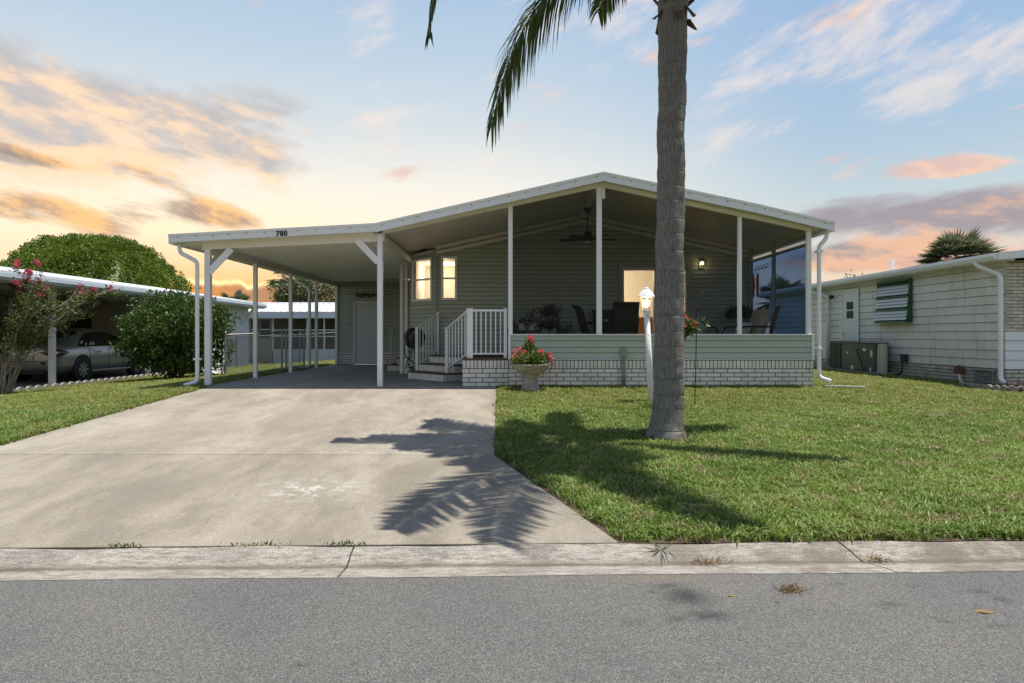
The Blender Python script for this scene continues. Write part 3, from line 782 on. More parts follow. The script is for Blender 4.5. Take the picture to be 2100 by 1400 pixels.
    # ---- windows
    def window(P0, dirv, nrm, w, z0, z1):
        P0 = Vector(P0); D = Vector(dirv); Nn = Vector(nrm)
        at = lambda u, o, z: (P0.x+D.x*u+Nn.x*o, P0.y+D.y*u+Nn.y*o, z)
        def rect(m, a, b, c, e, o0, o1):
            m.prism([at(a, o0, c), at(b, o0, c), at(b, o0, e), at(a, o0, e)], Nn*(o1-o0))
        fr = MB()
        for (a, b, c, e) in ((-.035, .02, z0-.035, z1+.035), (w-.02, w+.035, z0-.035, z1+.035), (.02, w-.02, z0-.035, z0+.02), (.02, w-.02, z1-.02, z1+.035)): rect(fr, a, b, c, e, -.06, .028)
        wn = fr.build('window', 'white_enamel', H)
        zm = (z0+z1)/2
        r = MB(); rect(r, .02, w-.02, zm-.022, zm+.022, -.03, .012); r.build('meeting_rail', 'white_enamel', wn)
        for (c, e, o) in ((zm+.022, z1-.02, -.012), (z0+.02, zm-.022, .0)):
            p = MB(); p.quad(at(.02, o, c), at(w-.02, o, c), at(w-.02, o, e), at(.02, o, e)); p.build('pane', 'clear_glass', wn)
    window((-1.68, YB, 0), (1, 0, 0), (0, -1, 0), .32, 1.87, 2.855)
    window(A+d*u0, d, n, u1-u0, wz0, wz1)
    # ---- sliding glass door
    sg = MB(); X0, X1, Z0, Z1 = 2.63, 4.28, FLOOR+.03, 2.65; y0, y1 = YB-.035, YB+.10
    sg.box(X0-.05, X0+.03, y0, y1, Z0, Z1+.05); sg.box(X1-.03, X1+.05, y0, y1, Z0, Z1+.05); sg.box(X0+.03, X1-.03, y0, y1, Z1-.03, Z1+.05); sg.box(X0+.03, X1-.03, y0, y1, Z0-.03, Z0+.03)
    dr = sg.build('sliding_door', 'trim_grey', H)
    xm = (X0+X1)/2
    for (a, b, yy) in ((X0+.03, xm+.03, YB+.02), (xm-.03, X1-.03, YB+.06)):
        l = MB()
        l.box(a, a+.05, yy-.015, yy+.015, Z0+.03, Z1-.03); l.box(b-.05, b, yy-.015, yy+.015, Z0+.03, Z1-.03); l.box(a+.05, b-.05, yy-.015, yy+.015, Z0+.03, Z0+.10); l.box(a+.05, b-.05, yy-.015, yy+.015, Z1-.10, Z1-.03)
        l.build('door_leaf', 'white_enamel', dr)
        p = MB(); p.quad((a+.05, yy, Z0+.10), (b-.05, yy, Z0+.10), (b-.05, yy, Z1-.10), (a+.05, yy, Z1-.10)); p.build('pane', 'clear_glass', dr)
    # ---- lit room behind the glass
    ry = 19.8
    m = MB(); m.quad((-2.48, ry, FLOOR), (5.74, ry, FLOOR), (5.74, ry, 2.95), (-2.48, ry, 2.95)); m.quad((-2.48, YB+.74, 2.95), (5.74, YB+.13, 2.95), (5.74, ry, 2.95), (-2.48, ry, 2.95))
    m.quad((-2.48, YB+.76, FLOOR), (-2.48, ry, FLOOR), (-2.48, ry, 2.95), (-2.48, YB+.76, 2.95)); m.quad((5.74, YB+.13, FLOOR), (5.74, ry, FLOOR), (5.74, ry, 2.95), (5.74, YB+.13, 2.95))
    m.box(.7, .8, YB+.2, ry-.01, FLOOR+.01, 2.94)
    m.build('interior_wall', 'interior_cream', H)
    m = MB(); m.quad((-2.48, YB+.13, FLOOR+.005), (5.74, YB+.13, FLOOR+.005), (5.74, ry, FLOOR+.005), (-2.48, ry, FLOOR+.005)); m.build('interior_floor', 'interior_sunset_orange', H)
    m = MB(); m.box(3.0, 4.6, 17.5, 17.9, FLOOR+.01, 1.45); m.box(-1.2, -.3, 17.6, 18.3, FLOOR+.01, 2.1); m.build('orange_reflection_block', 'interior_sunset_orange', H)  # added orange blocks, imitating the sunset reflection in the lower panes
    # pleated curtain behind the sliding door
    m = MB(); n_ = 44
    for i in range(n_):
        xa = 2.68+.05*i/n_; xb = 2.68+.05*(i+1)/n_; ya = YB+.22+.02*math.sin(i*1.7); yb = YB+.22+.02*math.sin((i+1)*1.7)
        m.quad((xa, ya, FLOOR+.05), (xb, yb, FLOOR+.05), (xb, yb, 2.66), (xa, ya, 2.66))
    m.build('curtain', 'interior_cream', H, smooth=True)
    for (lx, ly, e) in ((2.6, 17.9, 130), (-1.9, 18.8, 26)):
        ld = bpy.data.lights.new('room_lamp', 'POINT'); ld.energy = e; ld.color = (1.0, .86, .64); ld.shadow_soft_size = .12
        lo = bpy.data.objects.new('room_lamp', ld); C.objects.link(lo); lo.parent = H; lo.location = Vector((lx, ly, 2.6))-wo(H)
    # ---- roofs
    y0, y1 = 12.98, 30.2; m = MB()
    for s in (-1, 1):
        xe = -2.60 if s < 0 else 6.08
        m.prism([(xe, y0, ceil_z(xe)+.02), (XR, y0, ceil_z(XR)+.02), (XR, y0, ceil_z(XR)+.11), (xe, y0, ceil_z(xe)+.11)], (0, y1-y0, 0))
    m.build('gable_roof', 'roof_white', H)
    m = MB(); m.prism([(-6.46, y0, car_z(-6.46)+.02), (-2.61, y0, car_z(-2.61)+.02), (-2.61, y0, car_z(-2.61)+.11), (-6.46, y0, car_z(-6.46)+.11)], (0, 23.25-y0, 0)); m.build('carport_roof', 'roof_white', H)
    # interlocking pans that make the ceilings
    def pans(xa, xb, zf, ya, yb, pitch, mt, name='roof_panel', dp=1.0):
        y = ya
        while y < yb-.02:
            e = min(y+pitch, yb); m = MB()
            def strip(p, q, up):
                m.prism([(xa, p, zf(xa)+up), (xa, q, zf(xa)+up), (xa, q, zf(xa)+.018), (xa, p, zf(xa)+.018)], (xb-xa, 0, zf(xb)-zf(xa)))
            strip(y+.006, y+.13, .0); strip(y+.13, y+.165, .014*dp); strip(y+.165, e-.03, .0); strip(e-.03, e-.006, -.03*dp)
            m.build(name, mt, H); y = e
    pans(-6.40, -2.66, car_z, 13.0, 23.1, .305, 'pan_white')
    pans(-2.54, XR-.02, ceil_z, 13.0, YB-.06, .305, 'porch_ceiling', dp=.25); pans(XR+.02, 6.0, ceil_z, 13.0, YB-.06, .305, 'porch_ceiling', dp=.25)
    # ---- fascias: a drip lip over a flat face, with screws
    def fascia(xa, za, xb, zb, h, label=None, nscrew=8, mt='white_enamel'):
        y = 12.95; m = MB()
        m.prism([(xa, y, za-h), (xb, y, zb-h), (xb, y, zb-.045), (xa, y, za-.045)], (0, .03, 0))
        m.prism([(xa, y-.018, za-.045), (xb, y-.018, zb-.045), (xb, y-.018, zb), (xa, y-.018, za)], (0, .07, 0))
        fo = m.build('fascia', mt, H)
        for i in range(nscrew):
            t = (i+.5)/nscrew+random.uniform(-.01, .01); x = xa+(xb-xa)*t; z = za+(zb-za)*t-.066
            s = MB(); s.lathe([(.010, 0), (.010, .008), (.005, .011)], n=6)
            so = link_mesh('screw', s.mesh('screw', 'screw'), fo, Vector((x, y, z))-wo(fo)); so.rotation_euler = (R(90), 0, 0)
        return fo
    f1 = fascia(-6.52, 2.906, -2.60, 3.115, .158, nscrew=12)
    fascia(-2.598, 3.115, XR, 4.09, .170, nscrew=13); fascia(XR+.002, 4.09, 4.62, 4.09-SL*2.88+.015, .172, nscrew=8); fascia(4.623, 4.09-SL*2.883+.015, 6.12, 3.137, .172, nscrew=4)
    # eave gutters along the sides
    m = MB(); m.prism([(-6.53, 12.98, car_z(-6.5)-.02), (-6.40, 12.98, car_z(-6.5)-.02), (-6.40, 12.98, car_z(-6.5)), (-6.47, 12.98, car_z(-6.5)), (-6.49, 12.98, car_z(-6.5)+.11), (-6.53, 12.98, car_z(-6.5)+.11)], (0, 10.2, 0)); m.build('gutter', 'white_enamel', H)
    m = MB(); m.prism([(6.13, 12.98, ceil_z(6.1)-.03), (6.0, 12.98, ceil_z(6.1)-.03), (6.0, 12.98, ceil_z(6.1)), (6.08, 12.98, ceil_z(6.1)), (6.10, 12.98, ceil_z(6.1)+.11), (6.13, 12.98, ceil_z(6.1)+.11)], (0, 17, 0)); m.build('gutter', 'white_enamel', H)
    # cream header under the front edge of the roof
    for xa, xb in ((-2.5, XR), (XR, 5.78)):
        m = MB(); m.prism([(xa, YF-.02, ceil_z(xa)-.075), (xb, YF-.02, ceil_z(xb)-.075), (xb, YF-.02, ceil_z(xb)+.015), (xa, YF-.02, ceil_z(xa)+.015)], (0, .09, 0)); m.build('front_header', 'cream_enamel', H)
    # house number
    tc = bpy.data.curves.new('house_number', 'FONT'); tc.body = '780'; tc.size = .135; tc.extrude = .006; tc.offset = .004; tc.space_character = 1.12
    to = bpy.data.objects.new('tmp_number', tc); C.objects.link(to); bpy.context.view_layer.update()
    me = bpy.data.meshes.new_from_object(to.evaluated_get(bpy.context.evaluated_depsgraph_get())); bpy.data.objects.remove(to)
    me.materials.clear(); me.materials.append(MATS['black_metal'])
    no = link_mesh('house_number', me, f1, Vector((-4.475, 12.943, 2.868))-wo(f1)); no.rotation_euler = (R(90), R(-3.0), 0); no['label'] = 'black house number reading 780'
    # ---- carport frame
    for i, y in enumerate((13.26, 15.7, 18.2, 20.6, 22.95)):
        m = MB(); w = .11 if i == 0 else .085
        m.box(-5.90-w/2, -5.90+w/2, y-w/2, y+w/2, .018, 2.70); m.build('carport_post', 'white_enamel', H, bevel=.006)
        m = MB(); m.box(-5.90-.075, -5.90+.075, y-.075, y+.075, .02, .032); m.build('base_plate', 'galvanised', H)
    m = MB(); m.box(-2.60, -2.50, 13.16, 13.26, .018, 2.95); m.build('carport_post', 'white_enamel', H, bevel=.006)
    for x, y in ((-2.86, 17.7), (-2.745, 17.72)):
        m = MB(); m.box(x-.042, x+.042, y-.042, y+.042, .018, 2.80); m.build('carport_post', 'white_enamel', H, bevel=.006)
    m = MB(); m.prism([(-5.99, 13.2, car_z(-5.99)-.13), (-2.47, 13.2, car_z(-2.47)-.155), (-2.47, 13.2, car_z(-2.47)+.01), (-5.99, 13.2, car_z(-5.99)+.01)], (0, .07, 0)); m.build('carport_beam', 'cream_enamel', H)
    m = MB(); m.box(-5.95, -5.87, 13.3, 23.05, 2.62, 2.765); m.build('carport_beam', 'cream_enamel', H)
    m = MB(); m.box(-2.58, -2.50, 13.28, 17.75, 2.80, 2.945); m.build('carport_beam', 'cream_enamel', H)
    for (p, q) in (((-5.86, 13.19, 2.20), (-5.42, 13.19, 2.66)), ((-2.585, 13.19, 2.40), (-2.99, 13.19, 2.82)), ((-5.90, 13.32, 2.25), (-5.90, 13.70, 2.64)), ((-2.55, 13.26, 2.45), (-2.55, 13.60, 2.82))):
        m = MB(); m.bar(p, q, .125, .035 if p[0] == q[0] else .03, up=(0, 1, 0) if p[0] != q[0] else (1, 0, 0)); m.build('brace', 'white_enamel', H)
    # ---- downspouts
    downspout([(-6.38, 13.10, 2.74), (-6.38, 13.10, 2.58), (-6.04, 13.10, 2.40), (-6.04, 13.10, .20), (-6.04, 13.10, .12), (-6.24, 12.98, .05)], H, brackets=[(-6.04, 13.10, 1.9), (-6.04, 13.10, .55)])
    downspout([(-6.42, 20.3, 2.74), (-6.42, 20.3, 2.60), (-6.02, 20.3, 2.36), (-6.02, 20.3, .20), (-6.02, 20.3, .10), (-6.3, 20.2, .04)], H, w=.085)
    downspout([(6.05, 13.12, 2.98), (6.05, 13.12, 2.86), (5.90, 13.12, 2.70), (5.90, 13.12, .30), (5.90, 13.12, .20), (6.10, 13.05, .13)], H, brackets=[(5.90, 13.12, 2.6), (5.90, 13.12, .75)])
    # ---- store room at the back of the carport
    sh = MB(); X0, X1 = -5.86, -2.58; Y = 23.0
    for (a, b, c, e) in ((X0, -5.30, 0.02, 2.8), (-4.36, X1, .02, 2.85), (-5.30, -4.36, 2.10, 2.82)): sh.box(a, b, Y, Y+.1, c, e)
    sw = sh.build('store_wall', 'mortar', H)
    siding(sw, (X0, Y), (X1, Y), .47, 2.82, .1042, (0, -1), holes=[(-5.30-X0, -4.36-X0, .0, 2.10)])
    for (a, b) in ((X0, -5.33), (-4.33, X1)): brick_wall(sw, (a, Y), (b, Y), .03, 5, .264, .083, .018, (0, -1))
    m = MB(); m.box(X0, -5.33, Y-.02, Y, .452, .468); m.box(-4.33, X1, Y-.02, Y, .452, .468); m.build('base_trim', 'white_enamel', H)
    m = MB(); m.box(X0, X1, Y-.03, Y-.002, 2.79, 2.84); m.build('head_trim', 'cream_enamel', H)
    m = MB(); m.box(-5.285, -4.375, Y+.01, Y+.05, .03, 2.085); dr = m.build('store_door', 'door_white', H)
    m = MB(); m.box(-5.33, -5.285, Y-.03, Y+.06, .02, 2.13); m.box(-4.375, -4.33, Y-.03, Y+.06, .02, 2.13); m.box(-5.285, -4.375, Y-.03, Y+.06, 2.085, 2.13); m.build('frame', 'white_enamel', dr)
    m = MB(); m.lathe([(.012, 0), (.012, .03), (.03, .04), (.03, .07), (.01, .08)], n=10); ho = link_mesh('handle', m.mesh('handle', 'aluminium', True), dr, Vector((-4.45, Y+.01, 1.0))-wo(dr)); ho.rotation_euler = (R(90), 0, 0)
build_home()

# ---------------------------------------------------------------- entry steps of brick with brown treads
def build_steps():
    S = thing('entry_steps', (-1.5, 15.0, .02), 'white brick corner steps with brown treads leading up to the porch', 'steps')
    nv = Vector((.76, .65)); A0 = Vector((-2.35, 15.5)); B0 = Vector((-1.44, 14.43))
    zt = [.02, .195, .37]; top = [.195, .37, .55]
    # platform beside the porch
    m = MB(); m.box(-.965, -.072, 13.345, YB, .0, .53); plat = m.build('platform', 'mortar', S)
    brick_wall(plat, (-.97, 13.343), (-.068, 13.343), .0, 4, .264, .0895, .017, (0, -1), soldier=.165)
    m = MB(); m.box(-.985, -.075, 13.32, YB-.01, .531, .556); m.build('tread', 'tread_brown', S, bevel=.005)
    for k in range(3):
        A = A0+nv*.285*k; B = B0+nv*.285*k; z0 = zt[k]; z1 = top[k]-.024
        tE = (-.97-B.x)/nv.x; E = B+nv*max(tE, .0); tW = (YB-.005-A.y)/nv.y; W = A+nv*max(tW, 0)
        poly = [A, B, E, Vector((-.968, YB-.005)), W]
        if E.x < -.99 or (E-B).length < .01: poly = [A, B, Vector((-.968, B.y)), Vector((-.968, YB-.005)), W]
        m = MB(); m.prism([(p.x, p.y, z0-.02) for p in poly], (0, 0, z1-z0+.02)); st = m.build('step', 'mortar', S)
        n_f = Vector((-.76, -.65)); brick_wall(st, A, B, z0, 0, .26, .09, .016, n_f, soldier=z1-z0, sw=.074)
        if (E-B).length > .06: brick_wall(st, B, E, z0, 0, .26, .09, .016, Vector((.65, -.76)), soldier=z1-z0, sw=.074)
        A2 = A-nv*.03; B2 = B-nv*.03
        m = MB(); m.prism([(p.x, p.y, z1+.001) for p in [A2, B2]+poly[2:]], (0, 0, .024)); m.build('tread', 'tread_brown', S, bevel=.004)
    # railings
    def railing(name_label, p0, p1, h, nb, post=.065):
        p0 = Vector(p0); p1 = Vector(p1); T = thing('handrail', p0, name_label, 'railing', 'white handrails of the entry steps')
        for p in (p0, p1):
            q = MB(); q.box(p.x-post/2, p.x+post/2, p.y-post/2, p.y+post/2, p.z, p.z+h); q.build('post', 'white_enamel', T, bevel=.004)
            q = MB(); q.box(p.x-post*.6, p.x+post*.6, p.y-post*.6, p.y+post*.6, p.z+h, p.z+h+.012); q.build('post_cap', 'white_enamel', T)
        up = Vector((0, 0, 1))
        q = MB(); q.bar(p0+up*(h-.03), p1+up*(h-.03), .045, .04); q.build('top_rail', 'white_enamel', T)
        q = MB(); q.bar(p0+up*.09, p1+up*.09, .035, .03); q.build('bottom_rail', 'white_enamel', T)
        for i in range(nb):
            p = p0+(p1-p0)*((i+1)/(nb+1)); q = MB(); q.box(p.x-.011, p.x+.011, p.y-.011, p.y+.011, p.z+.10, p.z+h-.04); q.build('baluster', 'white_enamel', T)
        return T
    railing('sloping white handrail on the far side of the steps, beside the hose reel', (-2.20, 15.78, .197), (-1.78, 16.36, .55), .97, 6)
    railing('sloping white handrail on the near side of the steps', (-1.40, 14.62, .197), (-.86, 13.46, .555), .95, 6)
    railing('level white railing along the front edge of the landing', (-.80, 13.42, .556), (-.13, 13.42, .556), .95, 6)
    # back steps inside the carport
    S2 = thing('side_steps', (-2.95, 19.8, .02), 'small brick steps with brown treads at the side door inside the carport', 'steps')
    for k in range(3):
        x0 = -3.45+.27*k; z0 = .02+.18*k; m = MB(); m.box(x0, -2.58, 18.9, 20.3, z0, z0+.155); st = m.build('step', 'mortar', S2)
        brick_wall(st, (x0, 18.898), (-2.6, 18.898), z0, 0, .26, .09, .01, (0, -1), soldier=.155, sw=.07)
        m = MB(); m.box(x0-.03, -2.58, 18.86, 20.32, z0+.156, z0+.18); m.build('tread', 'tread_brown', S2)
    T = thing('handrail', (-3.35, 18.95, .2), 'dim white handrail of the small steps inside the carport', 'railing', 'white handrails of the entry steps')
    for x, z in ((-3.35, .2), (-3.0, .56)):
        q = MB(); q.box(x-.02, x+.02, 18.93, 18.97, z, z+.95); q.build('post', 'trim_grey', T)
    q = MB(); q.tube([(-3.35, 18.95, 1.15), (-3.0, 18.95, 1.51), (-2.62, 18.95, 1.51)], .02, 6); q.build('top_rail', 'trim_grey', T)
    q = MB(); q.bar((-3.0, 18.95, .64), (-2.62, 18.95, .64), .03, .03); q.build('bottom_rail', 'trim_grey', T)
build_steps()
# ================================================================ palm in the front lawn
def bez(a, b, c, t): return a*(1-t)**2+b*2*t*(1-t)+c*t*t
def frond_mesh(P0, P1, P2, n=62, leaf=.62, wid=.026, droop=.55, bare=.16, name='frond', mt='palm_leaf', rach=.020, seed=0):
    """feather leaf: tapered rachis with pairs of hanging leaflets"""
    r = np.random.default_rng(seed); P0, P1, P2 = Vector(P0), Vector(P1), Vector(P2)
    m = MB(); path = [bez(P0, P1, P2, i/16) for i in range(17)]
    m.tube(path, [rach*(1-.85*i/16)+.002 for i in range(17)], 5)
    for i in range(n):
        t = bare+(1-bare)*(i+.3*r.random())/n; p = bez(P0, P1, P2, t); q = bez(P0, P1, P2, min(t+.02, 1.02)); f = (q-p).normalized()
        s = f.cross(Vector((0, 0, 1))); s = s.normalized() if s.length > 1e-3 else Vector((1, 0, 0)); up = s.cross(f)
        env = (.45+.55*math.sin(math.pi*min(max((t-bare)/(1-bare), 0), 1)**.8)) if t < .97 else .45
        for sd in (-1, 1):
            L = leaf*env*(.85+.3*r.random()); d = (s*sd*(.75+.3*r.random())+f*(.75+.35*r.random())+up*(.25*r.random()-.05)).normalized()
            w = wid*(.7+.5*r.random()); g = droop*(.6+.8*r.random()); pts = []
            for k in range(5):
                u = k/4; pts.append(p+d*L*u*(1-.22*g*u)+Vector((0, 0, -1))*g*L*u*u*.75)
            sw = d.cross(Vector((r.normal()*.4, r.normal()*.4, 1))).normalized()
            ws = [.35*w, w, .95*w, .6*w, .05*w]
            vs = []; 
            for k in range(5): vs += [pts[k]-sw*ws[k]/2, pts[k]+sw*ws[k]/2]
            m.add(vs, [(2*k, 2*k+1, 2*k+3, 2*k+2) for k in range(4)])
    return m
def build_palm():
    bx, by = 1.855, 8.15; bz = gz(bx, by)
    T = thing('palm_tree', (bx, by, bz), 'tall grey palm trunk with drooping feather fronds in the front lawn', 'palm tree')
    prof = [(-.08, .245, 0), (.0, .240, 0), (.05, .232, 0), (.12, .212, .005), (.22, .195, .015), (.35, .186, .02), (.60, .180, .03), (1.0, .172, .037), (1.5, .168, .045), (2.2, .164, .052), (3.0, .160, .06), (3.8, .160, .068), (4.4, .163, .078), (4.85, .170, .085), (5.3, .175, .09), (5.55, .15, .09)]
    m = MB(); n = 36; zs = np.arange(-.08, 5.52, .045); k = 0
    Zp = [p[0] for p in prof]; Rp = [p[1] for p in prof]; Xp = [p[2] for p in prof]
    for z in zs:
        rr = np.interp(z, Zp, Rp); xx = np.interp(z, Zp, Xp)
        for i in range(n):
            a = 2*math.pi*i/n
            q = rr+.0022*math.sin(z*33+1.5*math.sin(a*2+z)+2*math.sin(z*1.7))+.005*math.sin(3*a+z*5)+.006*math.sin(5*a-z*9+1)+random.uniform(-.004, .004)
            if z < .16: q += .016*math.sin(4*a+1)*(1-z/.16)
            m.v.append((bx-.02+xx+q*math.cos(a), by+q*math.sin(a), bz+z))
    for j in range(len(zs)-1):
        for i in range(n): m.f.append((j*n+i, j*n+(i+1) % n, (j+1)*n+(i+1) % n, (j+1)*n+i))
    m.build('trunk', 'palm_trunk', T, smooth=True)
    # shredded root mat at the foot
    m = MB()
    for i in range(90):
        a = random.random()*6.283; r0 = .20+random.random()*.07; p = Vector((bx-.02+r0*math.cos(a), by+r0*math.sin(a), bz+random.uniform(.0, .10)*max(.2, -math.cos(a))))
        q = p+Vector((math.cos(a)*.05, math.sin(a)*.05, -.06)); m.bar(p, q, .012, .012)
    m.build('root_mat', 'soil', T)
    # old leaf bases under the crown
    for i in range(26):
        a = i*2.4; z = bz+4.98+.03*i*.8; c = Vector((bx+.075+.155*math.cos(a), by+.155*math.sin(a), z)); o = Vector((math.cos(a), math.sin(a), 0)); s = Vector((-o.y, o.x, 0))
        l = random.uniform(.10, .24); m = MB(); tip = c+o*random.uniform(.05, .10)+Vector((0, 0, l if i > 5 else -.10))
        m.prism([c-s*.07, c+s*.07, tip+s*random.uniform(.0, .03), tip-s*.03+Vector((0, 0, random.uniform(-.05, .03)))], o*.025); m.build('leaf_base', 'palm_boot', T)
    c = Vector((bx+.08, by, bz+5.55))
    def fr(dx, dy, zt, rise, L=.62, n=60, droop=.6, seed=1, wid=.036):
        """frond from crown to tip (c.x+dx, c.y+dy, zt)"""
        tip = Vector((c.x+dx, c.y+dy, zt)); mid = Vector((c.x+dx*.62, c.y+dy*.62, c.z+rise)); m = frond_mesh(c, mid, tip, int(n*1.7), L, wid, droop, seed=seed); m.build('frond', 'palm_leaf', T)
    # the two seen hanging at the top left, then the crown above the picture
    for (P1, P2, L, n, dr, sd, w) in (((.25, 9.15, 6.45), (-.28, 9.3, 3.84), .62, 120, .95, 3, .026), ((-.95, 8.3, 6.9), (-1.0, 8.25, 4.58), .36, 80, .8, 4, .030)):
        frond_mesh(c, P1, P2, n, L, w, dr, seed=sd).build('frond', 'palm_leaf', T)
    fr(-1.80, -3.1, 4.1, 1.2, .62, 64, .5, 6); fr(-1.05, -3.35, 4.2, 1.25, .60, 62, .5, 7)
    fr(.62, -3.1, 4.0, 1.15, .60, 60, .55, 8); fr(2.55, -1.0, 4.85, .95, .34, 58, .7, 10); fr(.30, -2.3, 5.2, 1.5, .5, 50, .5, 9)
    fr(2.2, .9, 6.3, 1.9, .5, 46, .5, 11); fr(-1.6, 1.6, 6.6, 1.9, .5, 48, .5, 12); fr(.3, 2.0, 6.9, 1.9, .5, 46, .5, 13); fr(-.4, -.8, 7.8, 1.9, .5, 44, .4, 14)
    fr(.9, -.95, 6.9, 1.7, .6, 44, .5, 31); fr(-.9, -1.05, 6.7, 1.7, .6, 44, .5, 32); fr(.25, .9, 7.0, 1.7, .6, 44, .5, 33); fr(-1.35, .4, 6.6, 1.7, .6, 44, .5, 34); fr(.95, .55, 6.8, 1.7, .6, 44, .5, 35); fr(-.2, -1.5, 6.2, 1.7, .6, 44, .5, 36)
    fr(-1.5, .5, 7.2, 1.8, .5, 48, .5, 21); fr(-1.2, -.5, 7.0, 1.7, .5, 48, .5, 22); fr(-2.4, .35, 5.6, 1.5, .5, 50, .5, 24)
    fr(.9, .3, 8.0, 1.8, .5, 40, .4, 15); fr(-1.9, -.2, 6.0, 1.8, .5, 48, .5, 16); fr(-.75, 1.3, 5.45, 1.0, .42, 40, .9, 17)
build_palm()

# ================================================================ lamp post, hook, planters
def build_yard():
    x, y = 2.27, 11.08; z0 = gz(x, y)
    T = thing('lamp_post', (x, y, z0), 'white lamp post with a lit lantern, leaning left beside the palm trunk', 'lamp post')
    b = Vector((x, y, z0-.05)); t = Vector((x-.085, y, z0+1.46)); m = MB(); m.tube([b, t], [.050, .046], 12); p = m.build('post', 'white_enamel', T, smooth=True)
    m = MB(); m.tube([t+Vector((.006, 0, -.09)), t+Vector((0, 0, .03))], .055, 12); m.build('collar', 'white_enamel', T)
    for dz in (-.045, -.36):
        s = MB(); s.lathe([(.009, 0), (.009, .006)], n=8); so = link_mesh('screw', s.mesh('screw', 'screw'), p, Vector((t.x-dz*.05, y-.056, t.z+dz))-wo(T)); so.rotation_euler = (R(90), 0, 0)
    c = t+Vector((0, 0, .03)); n = 6
    def hexring(r, z, ph=.26): return [(c.x+r*math.cos(ph+2*math.pi*k/n), c.y+r*math.sin(ph+2*math.pi*k/n), c.z+z) for k in range(n)]
    lo, hi = hexring(.066, .0), hexring(.112, .245)
    gl = None; lant = MB(); lant.add(hexring(.075, -.012)+hexring(.075, .006), [tuple(range(5, -1, -1)), tuple(range(6, 12))]+[(i, (i+1) % 6, 6+(i+1) % 6, 6+i) for i in range(6)]); L = lant.build('lantern_base', 'white_enamel', T)
    for k in range(n):
        g = MB(); g.quad(lo[k], lo[(k+1) % n], hi[(k+1) % n], hi[k]); g.build('pane', 'lamp_glass', T)
        g = MB(); g.bar(lo[k], hi[k], .005, .005); g.build('lantern_rib', 'white_enamel', T)
    m = MB(); a = [hexring(.150, .225), hexring(.150, .238), hexring(.085, .325), hexring(.050, .345), hexring(.050, .365), hexring(.012, .385)]
    vs = [v for rr in a for v in rr]; fs = [(i*6+k, i*6+(k+1) % 6, (i+1)*6+(k+1) % 6, (i+1)*6+k) for i in range(5) for k in range(6)]+[tuple(range(5, -1, -1)), tuple(range(30, 36))]
    m.add(vs, fs); m.build('lantern_roof', 'white_enamel', T)
    m = MB(); m.tube([c+Vector((0, 0, .38)), c+Vector((0, 0, .45))], [.008, .003], 6); m.build('finial', 'white_enamel', T)
    m = MB(); m.lathe([(.006, .06), (.030, .085), (.042, .12), (.036, .16), (.014, .185), (.002, .19)], c, 12); m.build('bulb', 'bulb_glow', T, smooth=True)
    m = MB(); m.lathe([(.016, .0), (.016, .06)], c, 10); m.build('socket', 'cream_enamel', T)
    ld = bpy.data.lights.new('lantern_light', 'POINT'); ld.energy = 2; ld.color = (1, .72, .38); ld.shadow_soft_size = .04
    lo_ = bpy.data.objects.new('lantern_light', ld); C.objects.link(lo_); lo_.parent = T; lo_.location = c+Vector((0, 0, .2))-wo(T)
    # shepherd's hook
    x, y = 2.855, 10.6; z0 = gz(x, y)
    T = thing('shepherd_hook', (x, y, z0), 'thin black garden hook with two curled arms right of the palm', 'garden hook')
    m = MB(); m.tube([(x-.02, y, z0-.05), (x, y, z0+.7), (x+.015, y, 1.44)], .008, 6); m.build('pole', 'dark_iron', T)
    arc = lambda x0, z, s, w: [(x0, y, z), (x0+s*.01, y, z+.10), (x0+s*w*.22, y, z+.22), (x0+s*w*.5, y, z+.265), (x0+s*w*.72, y, z+.22), (x0+s*w*.88, y, z+.14), (x0+s*w, y, z+.125), (x0+s*w*1.05, y, z+.16)]
    m = MB(); m.tube(arc(x+.015, 1.43, 1, .31), .007, 6); m.build('arm', 'dark_iron', T)
    m = MB(); m.tube(arc(x+.006, 1.24, -1, .30), .007, 6); m.build('arm', 'dark_iron', T)
    T = thing('hanging_basket', (x-.255, y, 1.02), 'hanging basket of red flowers and yellow-green leaves behind the palm trunk', 'hanging basket')
    m = MB(); m.lathe([(.03, 0), (.12, .04), (.16, .12), (.165, .13), (.15, .13), (.02, .11)], (x-.255, y, .93), 16); m.build('basket', 'sling_brown', T, smooth=True)
    for k in range(3):
        a = k*2.1; m = MB(); m.tube([(x-.255+.15*math.cos(a), y+.15*math.sin(a), 1.05), (x-.262, y, 1.37)], .003, 4); m.build('wire', 'dark_iron', T)
    cen = np.array([(x-.255+rng.normal()*.12, y+rng.normal()*.11, 1.13+rng.normal()*.075) for _ in range(46)])
    link_mesh('foliage', quads_mesh('foliage', clump_leaves(cen, np.full(46, .07), 24, .075, .03)-np.array(wo(T)), 'flower_leaf'), T)
    cf = np.array([(x-.255+rng.normal()*.13, y-.05+rng.normal()*.08, 1.18+rng.normal()*.07) for _ in range(12)])
    link_mesh('blossom', quads_mesh('blossom', clump_leaves(cf, np.full(12, .035), 22, .05, .04)-np.array(wo(T)), 'red_petal'), T)
    # fluted stone urn with flowers
    x, y = .34, 12.5; z0 = gz(x, y)
    T = thing('stone_urn', (x, y, z0), 'weathered grey stone urn planter on a flared pedestal before the porch', 'urn')
    wob = lambda i, a: 1.0 if i < 8 else 1+.035*math.cos(a*9)*min(1, (i-7)/3)
    m = MB(); m.lathe([(.215, -.03), (.21, .02), (.19, .05), (.165, .08), (.145, .14), (.125, .20), (.115, .25), (.13, .27), (.16, .285), (.155, .30), (.17, .32), (.24, .37), (.30, .43), (.335, .49), (.345, .505), (.33, .515), (.30, .50), (.05, .47)], (x, y, z0), 45, wob)
